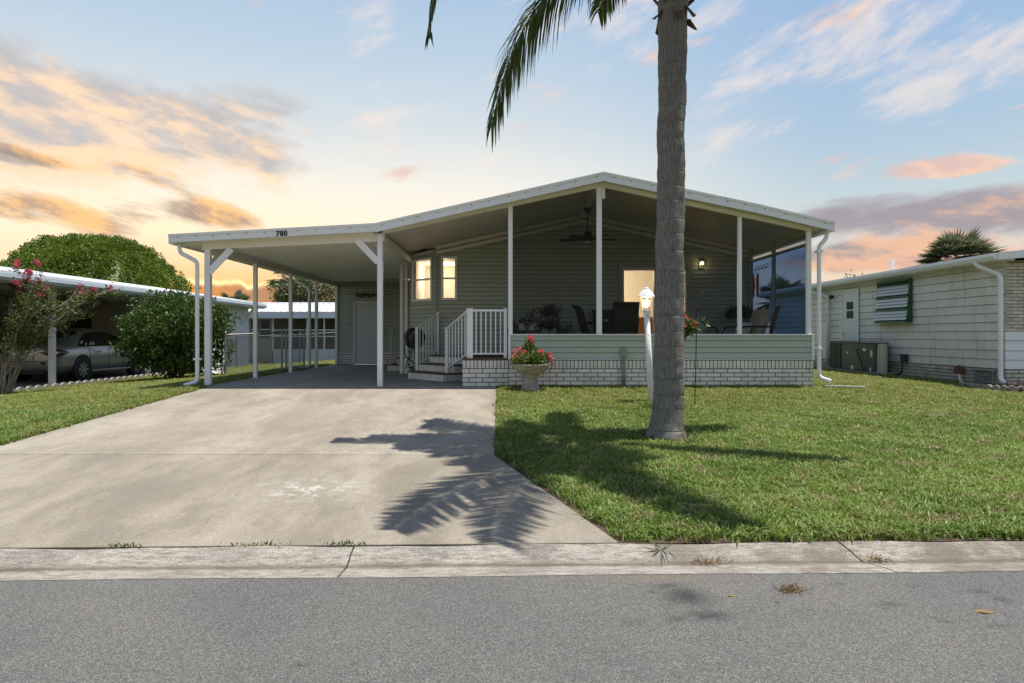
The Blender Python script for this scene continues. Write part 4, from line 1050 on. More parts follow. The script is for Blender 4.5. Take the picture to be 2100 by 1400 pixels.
    m.build('bowl', 'stone_urn', T, smooth=True)
    m = MB(); m.lathe([(.02, .44), (.30, .475), (.29, .49), (.02, .50)], (x, y, z0), 16); m.build('potting_soil', 'soil', T)
    F = thing('flowering_plant', (x, y, z0+.48), 'pink and red flowers with green leaves growing in the stone urn', 'flowers')
    cen = []
    for i in range(120):
        a = random.random()*6.283; r = .33*math.sqrt(random.random()); h = .06+.22*random.random()*(1-r/.5)
        cen.append((x+r*math.cos(a), y+r*math.sin(a), z0+.50+h))
    for i in range(34): cen.append((x-.02+rng.normal()*.045, y+rng.normal()*.05, z0+.60+.30*random.random()))
    cen = np.array(cen)
    link_mesh('foliage', quads_mesh('foliage', clump_leaves(cen, np.full(len(cen), .055), 22, .062, .024)-np.array(wo(F)), 'flower_leaf'), F)
    heads = [(-.31, -.10, .66), (-.25, -.14, .58), (-.20, -.16, .68), (-.14, -.12, .74), (-.03, -.05, .98), (.0, -.06, .94), (.03, -.03, .97), (.12, -.18, .63), (.08, -.16, .70), (.20, -.02, .74), (.36, -.08, .62), (.40, -.06, .54), (-.17, -.16, .54), (.10, -.14, .60), (.33, .05, .68), (-.28, .02, .70), (.20, -.10, .66), (-.22, -.10, .78)]
    for (dx, dy, dz) in heads:
        cf = np.array([(x+dx, y+dy, z0+dz)])+rng.normal(size=(4, 3))*.028
        link_mesh('flower_head', quads_mesh('flower_head', clump_leaves(cf, np.full(4, .016), 9, .036, .026)-np.array(wo(F)), 'red_petal'), F)
    for i in range(22):
        a = random.random()*6.283; m = MB(); r = random.uniform(.05, .25); m.tube([(x, y, z0+.49), (x+r*.6*math.cos(a), y+r*.6*math.sin(a), z0+.62), (x+r*math.cos(a), y+r*math.sin(a), z0+.70)], .004, 4); m.build('stem', 'flower_leaf', F)
    # electrical riser on the porch wall
    T = thing('conduit_riser', (2.15, YF-.05, 0), 'grey electrical box and twin conduits standing against the brick base', 'conduit')
    m = MB(); m.box(2.105, 2.20, YF-.085, YF-.02, .60, .755); m.box(2.10, 2.205, YF-.09, YF-.018, .755, .77); m.build('box', 'conduit_grey', T, bevel=.004)
    for xx in (2.13, 2.172):
        m = MB(); m.tube([(xx, YF-.05, -.05), (xx, YF-.05, .60)], .017, 8); m.build('pipe', 'conduit_grey', T, smooth=True)
    # splash strip at the right corner
    T = thing('splash_block', (6.15, 12.9, 0), 'low concrete strip lying in the grass under the right downspout', 'splash block')
    m = MB(); m.prism([(5.92, 12.98, .0), (6.05, 13.10, .0), (6.62, 12.80, .0), (6.52, 12.66, .0)], (0, 0, .055)); m.build('slab', 'concrete_edging', T, bevel=.01)
    # hose reel
    x, y = -2.30, 16.15
    T = thing('hose_reel', (x, y, .02), 'black coiled hose reel standing on splayed legs at the foot of the steps', 'hose reel')
    cz = .93
    for k in range(7):
        m = MB(); rr = .165+.022*(k % 3); yy = y-.12+.04*k; m.tube([(x+rr*math.cos(a), yy, cz+rr*math.sin(a)) for a in np.linspace(0, 2*math.pi, 25)], .016, 6, cap=False); m.build('hose_coil', 'hose_black', T, smooth=True)
    for yy in (y-.16, y+.16):
        m = MB(); m.tube([(x+.225*math.cos(a), yy, cz+.225*math.sin(a)) for a in np.linspace(0, 2*math.pi, 25)], .012, 6, cap=False); m.build('wheel', 'black_metal', T, smooth=True)
        for k in range(3):
            a = k*math.pi/3; m = MB(); m.bar((x+.22*math.cos(a), yy, cz+.22*math.sin(a)), (x-.22*math.cos(a), yy, cz-.22*math.sin(a)), .012, .012, up=(0, 1, 0)); m.build('spoke', 'black_metal', T)
        m = MB(); m.bar((x, yy, cz), (x-.20, yy, .22), .02, .02); m.bar((x, yy, cz), (x+.05, yy, .22), .02, .02); m.build('leg', 'black_metal', T)
    m = MB(); m.tube([(x, y-.17, cz), (x, y+.17, cz)], .13, 14); m.build('drum', 'black_metal', T)
    m = MB(); m.tube(bent_pipe([(x-.1, y-.1, cz-.18), (x-.22, y-.2, cz-.1), (x-.20, y-.15, .5), (x+.12, y-.3, .30), (x-.12, y-.35, .26), (x+.2, y-.3, .23)], .08), .013, 6); m.build('hose_end', 'hose_black', T, smooth=True)
    # cut-out metal ornament over the store-room door
    T = thing('wall_ornament', (-4.8, 22.95, 2.36), 'dark jagged metal ornament on the green wall over the white store door', 'ornament')
    m = MB(); pts = []
    for i in range(60):
        u = i/59; pts.append((-5.25+.80*u, 22.965, 2.33+.055*math.sin(u*44)+.03*math.sin(u*17+1)))
    m.tube(pts, .014, 5); m.build('scroll', 'dark_iron', T)
    for i in range(11):
        u = -5.22+.075*i; m = MB(); m.bar((u, 22.962, 2.25+.03*(i % 3)), (u+.03*((i % 2)*2-1), 22.962, 2.42-.02*((i*5) % 4)), .02, .012, up=(0, 1, 0)); m.build('blade', 'dark_iron', T)
    # weeds in the gutter joint, cut grass and leaves on the road
    for (wx, wy, s, lab) in ((-1.70, 4.53, .10, 'low green weed tuft in the curb joint below the driveway, left one'), (-1.10, 4.545, .07, 'small weed tuft in the curb joint beside the crack'), (-2.55, 4.51, .05, 'tiny weed tuft at the left of the driveway joint')):
        n = 60; P = np.column_stack([wx+rng.normal(size=n)*s, wy+rng.normal(size=n)*.012, np.full(n, -.395)])
        o = link_mesh('weed_tuft', quads_mesh('weed_tuft', leaf_quads(P-np.array((wx, wy, -.395)), .035, .010, bias=np.array([0, 0, .7])), 'weed_leaf'), None, (wx, wy, -.395)); tag(o, lab, 'weed', 'weeds in the driveway joint')
    w = (.985, 4.50, -.41); P = np.zeros((26, 3)); P[:, :2] = rng.normal(size=(26, 2))*.012
    o = link_mesh('weed_tuft', quads_mesh('weed_tuft', leaf_quads(P, .13, .010, bias=np.array([0, -.5, .25])), 'weed_leaf'), None, w); tag(o, 'spidery weed sprawling over the curb below the lawn', 'weed', 'weeds in the driveway joint')
    for (wx, wy, z, n, s, lab) in ((1.58, 3.87, -.447, 260, .045, 'dried grass clump lying on the road'), (1.24, 4.36, -.45, 160, .05, 'dried grass wisp in the gutter, left of the saw cut'), (2.37, 4.42, -.455, 140, .045, 'dried grass wisp in the gutter at the saw cut')):
        P = np.column_stack([rng.normal(size=n)*s, rng.normal(size=n)*s*.5, np.abs(rng.normal(size=n))*.008])
        o = link_mesh('dry_grass', quads_mesh('dry_grass', leaf_quads(P, .045, .004, bias=np.array([.6, 0, .05])), 'dry_leaf'), None, (wx, wy, z)); tag(o, lab, 'dry grass', 'dried grass on the road edge')
    for (wx, wy, lab) in ((2.48, 3.58, 'yellow-brown leaf flat on the road at the far right'), (1.22, 3.80, 'tiny brown leaf on the road beside the dark stain')):
        m = MB(); s = .042 if wx > 2 else .018
        m.add([(wx+s*1.2*math.cos(a)*(1+.2*math.sin(5*a)), wy+s*.55*math.sin(a), -.446+.003*math.cos(3*a)) for a in np.linspace(0, 6.283, 15)[:-1]]+[(wx, wy, -.4445)], [(i, (i+1) % 14, 14) for i in range(14)])
        tag(m.build('fallen_leaf', 'dry_leaf', origin=(wx, wy, -.446)), lab, 'leaf', 'leaves on the road')
build_yard()
# ================================================================ things on the porch
def build_porch():
    # ceiling fan
    x, y = 1.66, 15.0; zt = ceil_z(XR)-.15
    T = thing('ceiling_fan', (x, y, zt), 'black five-blade ceiling fan hanging from the porch ridge', 'ceiling fan')
    m = MB(); m.lathe([(.02, -.10), (.055, -.085), (.085, -.02), (.088, .0)], (x, y, zt), 18); m.build('canopy', 'black_metal', T, smooth=True)
    m = MB(); m.tube([(x, y, zt-.09), (x, y, 3.26)], .014, 8); m.build('rod', 'black_metal', T)
    m = MB(); m.lathe([(.02, .19), (.045, .16), (.085, .14), (.10, .10), (.10, .04), (.115, .03), (.115, -.03), (.09, -.05)], (x, y, 3.10), 20); m.build('motor', 'black_metal', T, smooth=True)
    m = MB(); m.lathe([(.088, 0), (.085, -.02), (.05, -.035), (.005, -.04)], (x, y, 3.05), 18); m.build('light_bowl', 'pillow', T, smooth=True)
    for k in range(5):
        a = R(12+72*k); d = Vector((math.cos(a), math.sin(a), 0)); s = Vector((-d.y, d.x, 0)); c = Vector((x, y, 3.10)); q = MB()
        tl = Vector((0, 0, .016))
        q.prism([c+d*.10-s*.04-tl, c+d*.10+s*.04+tl, c+d*.40+s*.065+tl*1.6, c+d*.65+s*.055+tl*1.4, c+d*.66-s*.045-tl*1.4, c+d*.40-s*.060-tl*1.6], (0, 0, .010)); q.build('blade', 'black_metal', T)
    # wall lamp beside the sliding door
    x, y, z = 4.575, YB-.005, 2.66
    T = thing('wall_lamp', (x, y, z), 'square glass wall lamp glowing beside the sliding door', 'wall lamp')
    m = MB(); m.box(x-.05, x+.05, y-.02, y, z-.06, z+.16); m.build('back_plate', 'galvanised', T)
    m = MB(); w = .085; q = [(x-w, y-.17, z-.02), (x+w, y-.17, z-.02), (x+w, y-.02, z-.02), (x-w, y-.02, z-.02)]
    for i in range(4):
        a, b = Vector(q[i]), Vector(q[(i+1) % 4]); m.quad(a, b, b+Vector((0, 0, .20)), a+Vector((0, 0, .20)))
    m.build('shade', 'lamp_glass', T)
    m = MB(); m.lathe([(.004, -.03), (.022, -.01), (.026, .01), (.012, .035), (.004, .04)], (x, y-.09, z+.055), 12); m.build('bulb', 'bulb_glow', T, smooth=True)
    m = MB(); m.tube([(x, y-.02, z+.11), (x, y-.09, z+.11), (x, y-.09, z+.085)], .012, 6); m.build('arm', 'galvanised', T)
    # patio chairs with tall sling backs
    def chair(loc, rz, label):
        T = thing('patio_chair', (0, 0, 0), label, 'chair', 'brown sling chairs round the porch table')
        pr = [(-.22, .40), (-.16, .43), (.22, .40), (.26, .44), (.33, .62), (.37, .80), (.42, .96), (.50, 1.03)]   # side profile: y back, z
        # back and seat slings
        def sling(pts, nm):
            m = MB(); n = len(pts); w = .235
            for s_ in (0, 1):
                for (yy, zz) in pts: m.v += [(-w, yy, zz-.010*s_), (w, yy, zz-.010*s_)]
            for i in range(n-1): m.f += [(2*i, 2*i+1, 2*i+3, 2*i+2), (2*n+2*i, 2*n+2*i+2, 2*n+2*i+3, 2*n+2*i+1)]
            m.build(nm, 'sling_brown', T, smooth=False)
        sling(pr[:3], 'seat'); sling(pr[3:], 'backrest')
        for s_ in (-1, 1):
            m = MB(); m.tube([(s_*.25, a, b) for a, b in pr], .016, 6); m.build('side_rail', 'bronze_frame', T)
            m = MB(); m.tube(bent_pipe([(s_*.27, .34, .64), (s_*.28, -.20, .66), (s_*.28, -.27, .60), (s_*.28, -.26, .02)], .05), .015, 6); m.build('arm', 'bronze_frame', T)
            m = MB(); m.tube([(s_*.26, .16, .40), (s_*.27, .36, .02)], .015, 6); m.build('leg', 'bronze_frame', T)
        m = MB(); m.tube([(-.25, .50, 1.03), (.25, .50, 1.03)], .018, 6); m.build('top_bar', 'bronze_frame', T)
        T.location = loc; T.rotation_euler = (0, 0, rz); return T
    chair((1.86, 14.9, FLOOR+.05), R(66), 'brown sling chair seen from the side, left of the porch table')
    chair((2.32, 14.15, FLOOR+.06), R(176), 'brown sling chair with its wide back to the lawn, before the glass door')
    chair((2.25, 15.95, FLOOR), R(8), 'brown sling chair half hidden behind the porch table')
    T = thing('patio_table', (2.02, 15.0, FLOOR), 'dark round patio table between the brown sling chairs', 'table')
    m = MB(); m.lathe([(.42, 0), (.44, .01), (.44, .03), (.42, .035)], (2.02, 15.0, FLOOR+.70), 24); m.build('table_top', 'bronze_frame', T)
    for k in range(4):
        a = k*math.pi/2+.6; m = MB(); m.tube([(2.02+.28*math.cos(a), 15+.28*math.sin(a), FLOOR+.70), (2.02+.10*math.cos(a), 15+.10*math.sin(a), FLOOR+.4), (2.02+.34*math.cos(a), 15+.34*math.sin(a), FLOOR+.01)], .016, 6); m.build('leg', 'bronze_frame', T)
    # lounge chairs with cushions at the right
    def lounge(loc, rz, label):
        T = thing('lounge_chair', (0, 0, 0), label, 'armchair', 'cushioned armchairs at the right end of the porch')
        m = MB(); m.box(-.30, .30, -.30, .30, .30, .42); m.build('seat_cushion', 'cushion', T, bevel=.04)
        m = MB(); m.prism([(-.28, .26, .40), (.28, .26, .40), (.28, .50, .98), (-.28, .50, .98)], (0, -.12, .03)); m.build('back_cushion', 'cushion', T, bevel=.03)
        for s_ in (-1, 1):
            m = MB(); m.tube(bent_pipe([(s_*.33, -.36, .02), (s_*.33, -.36, .62), (s_*.33, .42, .62)], .14), .022, 6); m.build('arm', 'bronze_frame', T)
            m = MB(); m.prism([(s_*.30, .30, .26), (s_*.30, .36, .26), (s_*.30, .62, 1.06), (s_*.30, .54, 1.06)], (s_*.035, 0, 0)); m.build('back_frame', 'rust_box', T)
            m = MB(); m.tube([(s_*.33, .40, .62), (s_*.33, .46, .02)], .02, 6); m.build('leg', 'bronze_frame', T)
        T.location = loc; T.rotation_euler = (0, 0, rz); return T
    lounge((4.25, 15.75, FLOOR), R(12), 'cushioned armchair holding the lettered pillow, right of the door')
    lounge((5.05, 14.75, FLOOR), R(-75), 'cushioned armchair turned sideways in the right corner of the porch')
    T = thing('throw_pillow', (4.25, 15.7, .98), 'pale pillow with dark handwritten lettering on the armchair', 'pillow')
    def pillow(c, w, h, th, rx, rz, parent, mt):
        m = MB(); n = 8
        for sgn in (1, -1):
            b = len(m.v)
            for i in range(n+1):
                for j in range(n+1):
                    u, v = i/n*2-1, j/n*2-1; e = (1-u**4)*(1-v**4); pinch = 1-.08*(1-e)
                    p = Vector((u*w/2*pinch, -sgn*th/2*e**.5, v*h/2*pinch)); p.rotate(Matrix.Rotation(rx, 3, 'X')); p.rotate(Matrix.Rotation(rz, 3, 'Z')); m.v.append(tuple(p+Vector(c)))
            for i in range(n):
                for j in range(n): m.f.append((b+i*(n+1)+j, b+(i+1)*(n+1)+j, b+(i+1)*(n+1)+j+1, b+i*(n+1)+j+1))
        return m.build('cover', mt, parent, smooth=True)
    pillow((4.22, 15.62, 1.09), .42, .36, .14, R(-14), R(6), T, 'pillow')
    for r_ in range(3):
        m = MB(); pts = [(4.07+.30*i/24, 15.535+.02*abs(i-12)/12+.012*r_, 1.17-.075*r_+.020*math.sin(i*1.9+r_*2)+.008*math.sin(i*.7)) for i in range(25)]
        m.tube(pts, .0045, 4); m.build('lettering', 'print_dark', T)
    T = thing('throw_pillow', (4.95, 14.7, 1.0), 'plain pale pillow leaning in the sideways armchair', 'pillow')
    pillow((4.98, 14.72, 1.10), .40, .40, .14, R(-30), R(-60), T, 'pillow')
    # plants on the porch
    def potted(name, x, y, z, pot_r, pot_h, label, cat, leafmt, cen_fn, M, per, L, W, potmt='pot_white', rad=.06, up=.3):
        T = thing(name, (x, y, z), label, cat)
        m = MB(); m.lathe([(pot_r*.72, 0), (pot_r*.95, pot_h*.85), (pot_r, pot_h*.86), (pot_r, pot_h), (pot_r*.9, pot_h), (.01, pot_h*.9)], (x, y, z), 16); m.build('pot', potmt, T, smooth=False)
        cen = np.array([cen_fn() for _ in range(M)])+np.array((x, y, z+pot_h))
        link_mesh('foliage', quads_mesh('foliage', clump_leaves(cen, np.full(M, rad), per, L, W, up=up)-np.array(wo(T)), leafmt), T); return T
    # potting bench with two white pots
    T = thing('plant_bench', (.32, 14.9, FLOOR), 'low dark bench holding white pots at the left end of the porch', 'bench')
    m = MB(); m.box(.04, .62, 14.72, 15.05, FLOOR+.50, FLOOR+.54); m.build('top', 'bronze_frame', T)
    for xx in (.07, .59):
        for yy in (14.75, 15.02): m = MB(); m.box(xx-.02, xx+.02, yy-.02, yy+.02, FLOOR, FLOOR+.50); m.build('leg', 'bronze_frame', T)
    g = lambda s, h: (lambda: (random.gauss(0, s), random.gauss(0, s), abs(random.gauss(0, h))))
    potted('potted_plant', .22, 14.86, FLOOR+.54, .085, .15, 'left white pot with trailing yellow-green leaves on the bench', 'potted plant', 'flower_leaf', g(.08, .06), 18, 14, .06, .02)
    potted('potted_plant', .42, 14.86, FLOOR+.54, .085, .15, 'right white pot with a twisted dark stem on the bench', 'potted plant', 'house_leaf', g(.06, .13), 18, 14, .06, .02)
    # arched plant stand
    x, y = .83, 15.2
    T = thing('plant_stand', (x, y, FLOOR), 'black arched metal plant stand against the green wall', 'plant stand')
    for yy in (y-.12, y+.12):
        m = MB(); m.tube([(x-.20, yy, FLOOR), (x-.20, yy, 1.33)]+[(x-.20*math.cos(a), yy, 1.33+.17*math.sin(a)) for a in np.linspace(.2, 2.94, 9)]+[(x+.20, yy, 1.33), (x+.20, yy, FLOOR)], .011, 6); m.build('arch', 'black_metal', T)
    for z in (.72, 1.02, 1.30):
        m = MB(); m.box(x-.20, x+.20, y-.12, y+.12, z-.006, z+.006); m.build('shelf', 'black_metal', T)
    potted('potted_plant', x, y, 1.306, .07, .11, 'spiky plant in a clay pot on top of the arched stand', 'potted plant', 'house_leaf', g(.09, .09), 40, 14, .15, .012, 'terracotta', .03, .5)
    potted('potted_plant', x-.09, y-.02, 1.026, .07, .12, 'left white pot on the arched stand shelf', 'potted plant', 'house_leaf', g(.07, .06), 22, 14, .07, .02)
    potted('potted_plant', x+.10, y-.02, 1.026, .07, .12, 'right white pot on the arched stand shelf', 'potted plant', 'house_leaf', g(.07, .06), 22, 14, .07, .02)
    potted('potted_plant', 1.16, 15.3, FLOOR, .10, .35, 'thin-leaved plant on the porch floor right of the arched stand', 'potted plant', 'house_leaf', g(.09, .14), 30, 12, .16, .010, 'terracotta', .04, .6)
    potted('potted_plant', .10, 15.3, FLOOR+.2, .10, .25, 'bushy plant in the left corner of the porch', 'potted plant', 'myrtle_leaf', g(.12, .12), 30, 14, .07, .025, 'terracotta')
    potted('potted_plant', 2.20, 15.95, FLOOR+.735, .06, .07, 'small leafy plant standing behind the porch table', 'potted plant', 'house_leaf', g(.05, .10), 14, 12, .07, .012)
    T = thing('wall_sign', (.30, YB-.03, 1.2), 'white sign with purple lettering on the wall behind the bench', 'sign')
    m = MB(); m.box(.10, .58, YB-.04, YB-.02, 1.18, 1.40); m.build('board', 'pillow', T)
    for r_ in range(2):
        m = MB(); m.tube([(.16+.36*i/24, YB-.045, 1.33-.07*r_+.016*math.sin(i*1.7+r_)) for i in range(25)], .006, 4); m.build('lettering', 'glass_red', T)
    # potted palm-like plant at the right
    x, y = 5.35, 16.05
    T = thing('potted_palm', (x, y, FLOOR), 'dark umbrella-shaped potted plant in the right rear corner of the porch', 'potted plant')
    m = MB(); m.lathe([(.10, 0), (.15, .26), (.16, .27), (.15, .28), (.01, .25)], (x, y, FLOOR), 16); m.build('pot', 'terracotta', T)
    m = MB(); m.tube([(x, y, FLOOR+.25), (x-.03, y, 1.2), (x, y, 1.52)], [.02, .016, .012], 6); m.build('stem', 'bark', T)
    cen = np.array([(x+.27*math.cos(a)*r, y+.27*math.sin(a)*r, 1.60-.12*r*r) for a, r in zip(rng.random(60)*6.283, np.sqrt(rng.random(60)))])
    link_mesh('foliage', quads_mesh('foliage', clump_leaves(cen, np.full(60, .05), 16, .11, .035, up=-.4)-np.array(wo(T)), 'house_leaf'), T)
    # sun catcher of two birds on a scrolled bracket
    x = 5.69
    T = thing('sun_catcher', (x, 15.9, 2.45), 'stained-glass pair of birds hanging from a scrolled bracket by the right screen', 'ornament')
    m = MB(); m.tube([(x, 15.10, 2.50), (x, 16.10, 2.50)], .008, 5); m.build('bracket', 'black_metal', T)
    m = MB(); m.tube([(x, 15.15+.85*i/40, 2.55+.04*math.sin(i*.62)) for i in range(41)], .006, 5); m.build('scroll', 'black_metal', T)
    m = MB(); m.tube([(x, 15.95+.16*math.cos(a), 2.27+.19*math.sin(a)) for a in np.linspace(0, 6.283, 25)], .005, 5, cap=False); m.build('ring', 'black_metal', T)
    for i, yy in enumerate((15.83, 16.06)):
        bird = [(0, .19), (.04, .22), (.075, .19), (.08, .13), (.07, .05), (.085, -.04), (.06, -.12), (.055, -.28), (.02, -.32), (-.03, -.29), (-.03, -.12), (-.06, -.04), (-.05, .08), (-.03, .15)]
        m = MB(); m.prism([(x-.012, yy+a*(1 if i else -1), 2.20+b) for a, b in bird], (.02, 0, 0)); m.build('bird', 'glass_red' if i == 0 else 'glass_amber', T)
        m = MB(); m.prism([(x-.018, yy+a*.5*(1 if i else -1), 2.10+b*.45) for a, b in bird], (.032, 0, 0)); m.build('wing', 'glass_amber' if i == 0 else 'glass_red', T)
    m = MB(); m.tube([(x, 15.75, 2.12), (x, 16.15, 2.12)], .007, 5); m.build('perch', 'black_metal', T)
build_porch()
# ================================================================ house on the right
def build_right():
    XW = 9.4; Y0, Y1 = 13.0, 25.0
    T = thing('neighbour_house', (12, Y0, 0), 'cream lap-sided house with white gutter at the right', 'house')
    m = MB(); m.box(XW+.02, 19, Y0+.02, Y1, -.1, .36); base = m.build('foundation_wall', 'mortar', T)
    m = MB(); m.box(XW+.03, 19, Y0+.03, Y1-.01, .36, 2.42); wl = m.build('wall', 'cream_lap_shadow', T)
    siding(wl, (XW+.03, Y1-.01), (XW+.03, Y0+.03), .352, 2.40, .1765, (-1, 0), 'cream_lap', t=.02, gap=.012)
    brick_wall(base, (XW+.02, Y1), (XW+.02, Y0+.02), -.02, 5, .235, .0735, .016, (-1, 0), 'brick_neighbour')
    # brick return on the front, pale boards below it
    brick_wall(wl, (XW+.01, Y0+.03), (XW+1.3, Y0+.03), 1.06, 20, .235, .0655, .015, (0, -1), 'brick_neighbour')
    siding(wl, (XW+.01, Y0+.03), (19, Y0+.03), .352, 1.058, .1765, (0, -1), 'shutter_white', t=.02)
    siding(wl, (XW+1.31, Y0+.03), (19, Y0+.03), 1.06, 2.40, .1765, (0, -1), 'cream_lap', t=.02, gap=.012)
    brick_wall(base, (XW+.02, Y0+.02), (XW+1.3, Y0+.02), -.02, 5, .235, .0735, .016, (0, -1), 'brick_neighbour')
    # roof, soffit and gutter
    e = XW-.30; zr = lambda x: 2.46+.17*(min(x, 13.9-(x-13.9) if x > 13.9 else x)-e)
    m = MB(); m.prism([(e, Y0-.25, 2.43), (13.9, Y0-.25, zr(13.9)-.06), (19.3, Y0-.25, zr(13.9)-.9), (19.3, Y0-.25, zr(13.9)-.8), (13.9, Y0-.25, zr(13.9)+.04), (e, Y0-.25, 2.52)], (0, Y1-Y0+.5, 0)); m.build('roof', 'roof_white', T)
    m = MB(); m.prism([(e-.10, Y0-.24, 2.53), (e-.02, Y0-.24, 2.53), (e-.02, Y0-.24, 2.41), (e-.07, Y0-.24, 2.41), (e-.105, Y0-.24, 2.47)], (0, Y1-Y0+.4, 0)); m.build('gutter', 'white_enamel', T)
    m = MB(); m.box(e, XW+.03, Y0-.2, Y1, 2.395, 2.425); m.build('soffit', 'cream_lap', T)
    m = MB(); m.prism([(e-.02, Y0-.27, 2.40), (19, Y0-.27, 3.20), (19, Y0-.27, 3.34), (e-.02, Y0-.27, 2.54)], (0, .03, 0)); m.build('fascia', 'white_enamel', T)
    m = MB(); m.tube([(10.3, 18.5, 2.6), (10.3, 18.5, 3.02)], .05, 10); m.build('vent_pipe', 'white_enamel', T)
    downspout([(e-.04, 13.35, 2.42), (e-.04, 13.30, 2.34), (XW-.06, 13.05, 2.14), (XW-.06, 13.05, .30), (XW-.06, 13.05, .18), (XW-.12, 12.86, .10)], T, w=.085)
    downspout([(e-.04, 20.9, 2.42), (e-.04, 20.9, 2.34), (XW-.05, 20.2, 2.12), (XW-.05, 20.2, .3)], T, w=.085)
    m = MB(); m.lathe([(.03, 0), (.06, .05), (.07, .12)], n=10); fl = link_mesh('flood_lamp', m.mesh('flood_lamp', 'black_metal'), T, Vector((XW-.02, 19.9, 2.12))-wo(T)); fl.rotation_euler = (0, R(-110), 0)
    # door with a small window
    m = MB(); m.box(XW-.012, XW+.03, 18.55, 19.38, .20, 2.20); dr = m.build('door', 'shutter_white', T)
    m = MB(); m.box(XW-.03, XW+.0, 18.49, 18.55, .2, 2.26); m.box(XW-.03, XW+.0, 19.38, 19.44, .2, 2.26); m.box(XW-.03, XW+.0, 18.55, 19.38, 2.20, 2.26); m.build('frame', 'white_enamel', dr)
    for z0, z1 in ((1.45, 1.66), (1.70, 1.91)):
        m = MB(); m.box(XW-.018, XW-.011, 18.78, 19.15, z0, z1); m.build('pane', 'dark_glass', dr)
    m = MB(); m.lathe([(.01, 0), (.03, .03), (.03, .06)], n=8); ho = link_mesh('handle', m.mesh('handle', 'aluminium'), dr, Vector((XW-.01, 19.30, 1.03))-wo(T)); ho.rotation_euler = (0, R(-90), 0)
    m = MB(); m.box(XW-.012, XW+.03, 20.35, 20.95, .30, 1.40); m.build('access_panel', 'shutter_white', T)
    # crawl-space vents
    for (ya, yb) in ((13.28, 13.88), (19.6, 20.3)):
        m = MB(); m.box(XW-.03, XW+.0, ya, ya+.05, -.05, .30); m.box(XW-.03, XW+.0, yb-.05, yb, -.05, .30); m.box(XW-.05, XW+.0, ya-.06, yb+.06, .30, .33); v = m.build('vent', 'conduit_grey', T)
        for k in range(7):
            q = MB(); z = -.02+.044*k; q.prism([(XW-.045, ya+.05, z), (XW-.005, ya+.05, z+.03), (XW-.005, ya+.05, z+.036), (XW-.045, ya+.05, z+.008)], (0, yb-ya-.1, 0)); q.build('slat', 'conduit_grey', v)
        q = MB(); q.box(XW-.003, XW-.001, ya+.05, yb-.05, -.05, .30); q.build('backing', 'dark_open', v)
    # louvred storm shutter in white and green
    ya, yb, z0, z1 = 16.05, 17.48, 1.29, 2.28; out = lambda z: .03+.07*(z1-z)/(z1-z0)
    m = MB(); m.box(XW-.07, XW-.0, ya-.02, yb+.02, z1, z1+.05); sh = m.build('shutter', 'shutter_green', T)
    for yy in (ya, yb):
        m = MB(); m.prism([(XW-.0, yy-.02, z1), (XW-out(z1)-.01, yy-.02, z1), (XW-out(z0)-.01, yy-.02, z0), (XW-.0, yy-.02, z0)], (0, .04, 0)); m.build('stile', 'shutter_green', sh)
    n = 13
    for k in range(n):
        za = z0+(z1-z0)*k/n; zb = z0+(z1-z0)*(k+1)/n; zm = (za+zb)/2; g = k in (0, 4, 8, 12)
        q = MB(); q.prism([(XW-out(za)-.045, ya+.02, za-.01), (XW-out(zb)+.0, ya+.02, zb-.008), (XW-out(zb)+.0, ya+.02, zb+.0), (XW-out(za)-.045, ya+.02, za+.0)], (0, yb-ya-.04, 0)); q.build('slat', 'shutter_green' if g else 'shutter_white', sh)
    # package air conditioner beside the wall
    A = thing('air_conditioner', (9.1, 18, 0), 'dark grey outdoor air conditioner on a concrete pad against the right-hand house', 'air conditioner')
    m = MB(); m.box(8.9, 9.36, 16.75, 19.5, -.02, .09); m.build('pad', 'concrete_edging', A, bevel=.01)
    m = MB(); m.box(9.02, 9.34, 16.95, 19.35, .10, .80); m.build('housing', 'ac_mid', A, bevel=.012)
    m = MB(); m.box(9.0, 9.35, 16.93, 19.37, .80, .825); m.build('lid', 'ac_dark', A, bevel=.006)
    m = MB(); m.box(9.005, 9.02, 16.98, 17.80, .12, .78); m.build('door_panel', 'ac_dark', A)
    m = MB(); m.box(9.008, 9.019, 18.70, 19.33, .12, .78); gr = m.build('grille', 'ac_slot', A)
    for k in range(9):
        q = MB(); y = 18.72+.072*k; q.box(8.995, 9.008, y, y+.035, .13, .77); q.build('fin', 'ac_dark', gr)
    for (y, z, w, h, mt) in ((17.45, .64, .16, .07, 'sticker'), (18.35, .55, .08, .06, 'sticker'), (17.1, .55, .10, .16, 'sticker'), (18.1, .16, .14, .10, 'sticker'), (17.15, .15, .08, .10, 'sticker')):
        q = MB(); q.box(8.998, 9.003, y-w/2, y+w/2, z-h/2, z+h/2) if y < 17.9 else q.box(9.012, 9.018, y-w/2, y+w/2, z-h/2, z+h/2); q.build('sticker', mt, A)
    m = MB(); m.prism([(9.03, 16.60, .05), (9.14, 16.60, .05), (9.14, 16.60, .80), (9.05, 16.60, .80)], (0, .32, 0)); m.build('duct_cover', 'beige_panel', A, bevel=.02)
    m = MB(); m.tube(bent_pipe([(8.99, 17.75, .66), (8.93, 17.72, .62), (8.92, 17.45, .35), (8.93, 17.35, .12), (9.0, 17.3, .10)], .08), .018, 6); m.build('cable', 'hose_black', A, smooth=True)
    B = thing('junction_box', (9.37, 16.25, .5), 'small black junction box and cable on the cream wall by the air conditioner', 'junction box')
    m = MB(); m.box(9.30, 9.385, 16.18, 16.36, .38, .56); m.build('box', 'black_metal', B, bevel=.005)
    m = MB(); m.tube(bent_pipe([(9.33, 16.3, .38), (9.32, 16.32, .1), (9.2, 16.6, .0), (9.1, 16.7, .0)], .1), .02, 6); m.build('cable', 'hose_black', B, smooth=True)
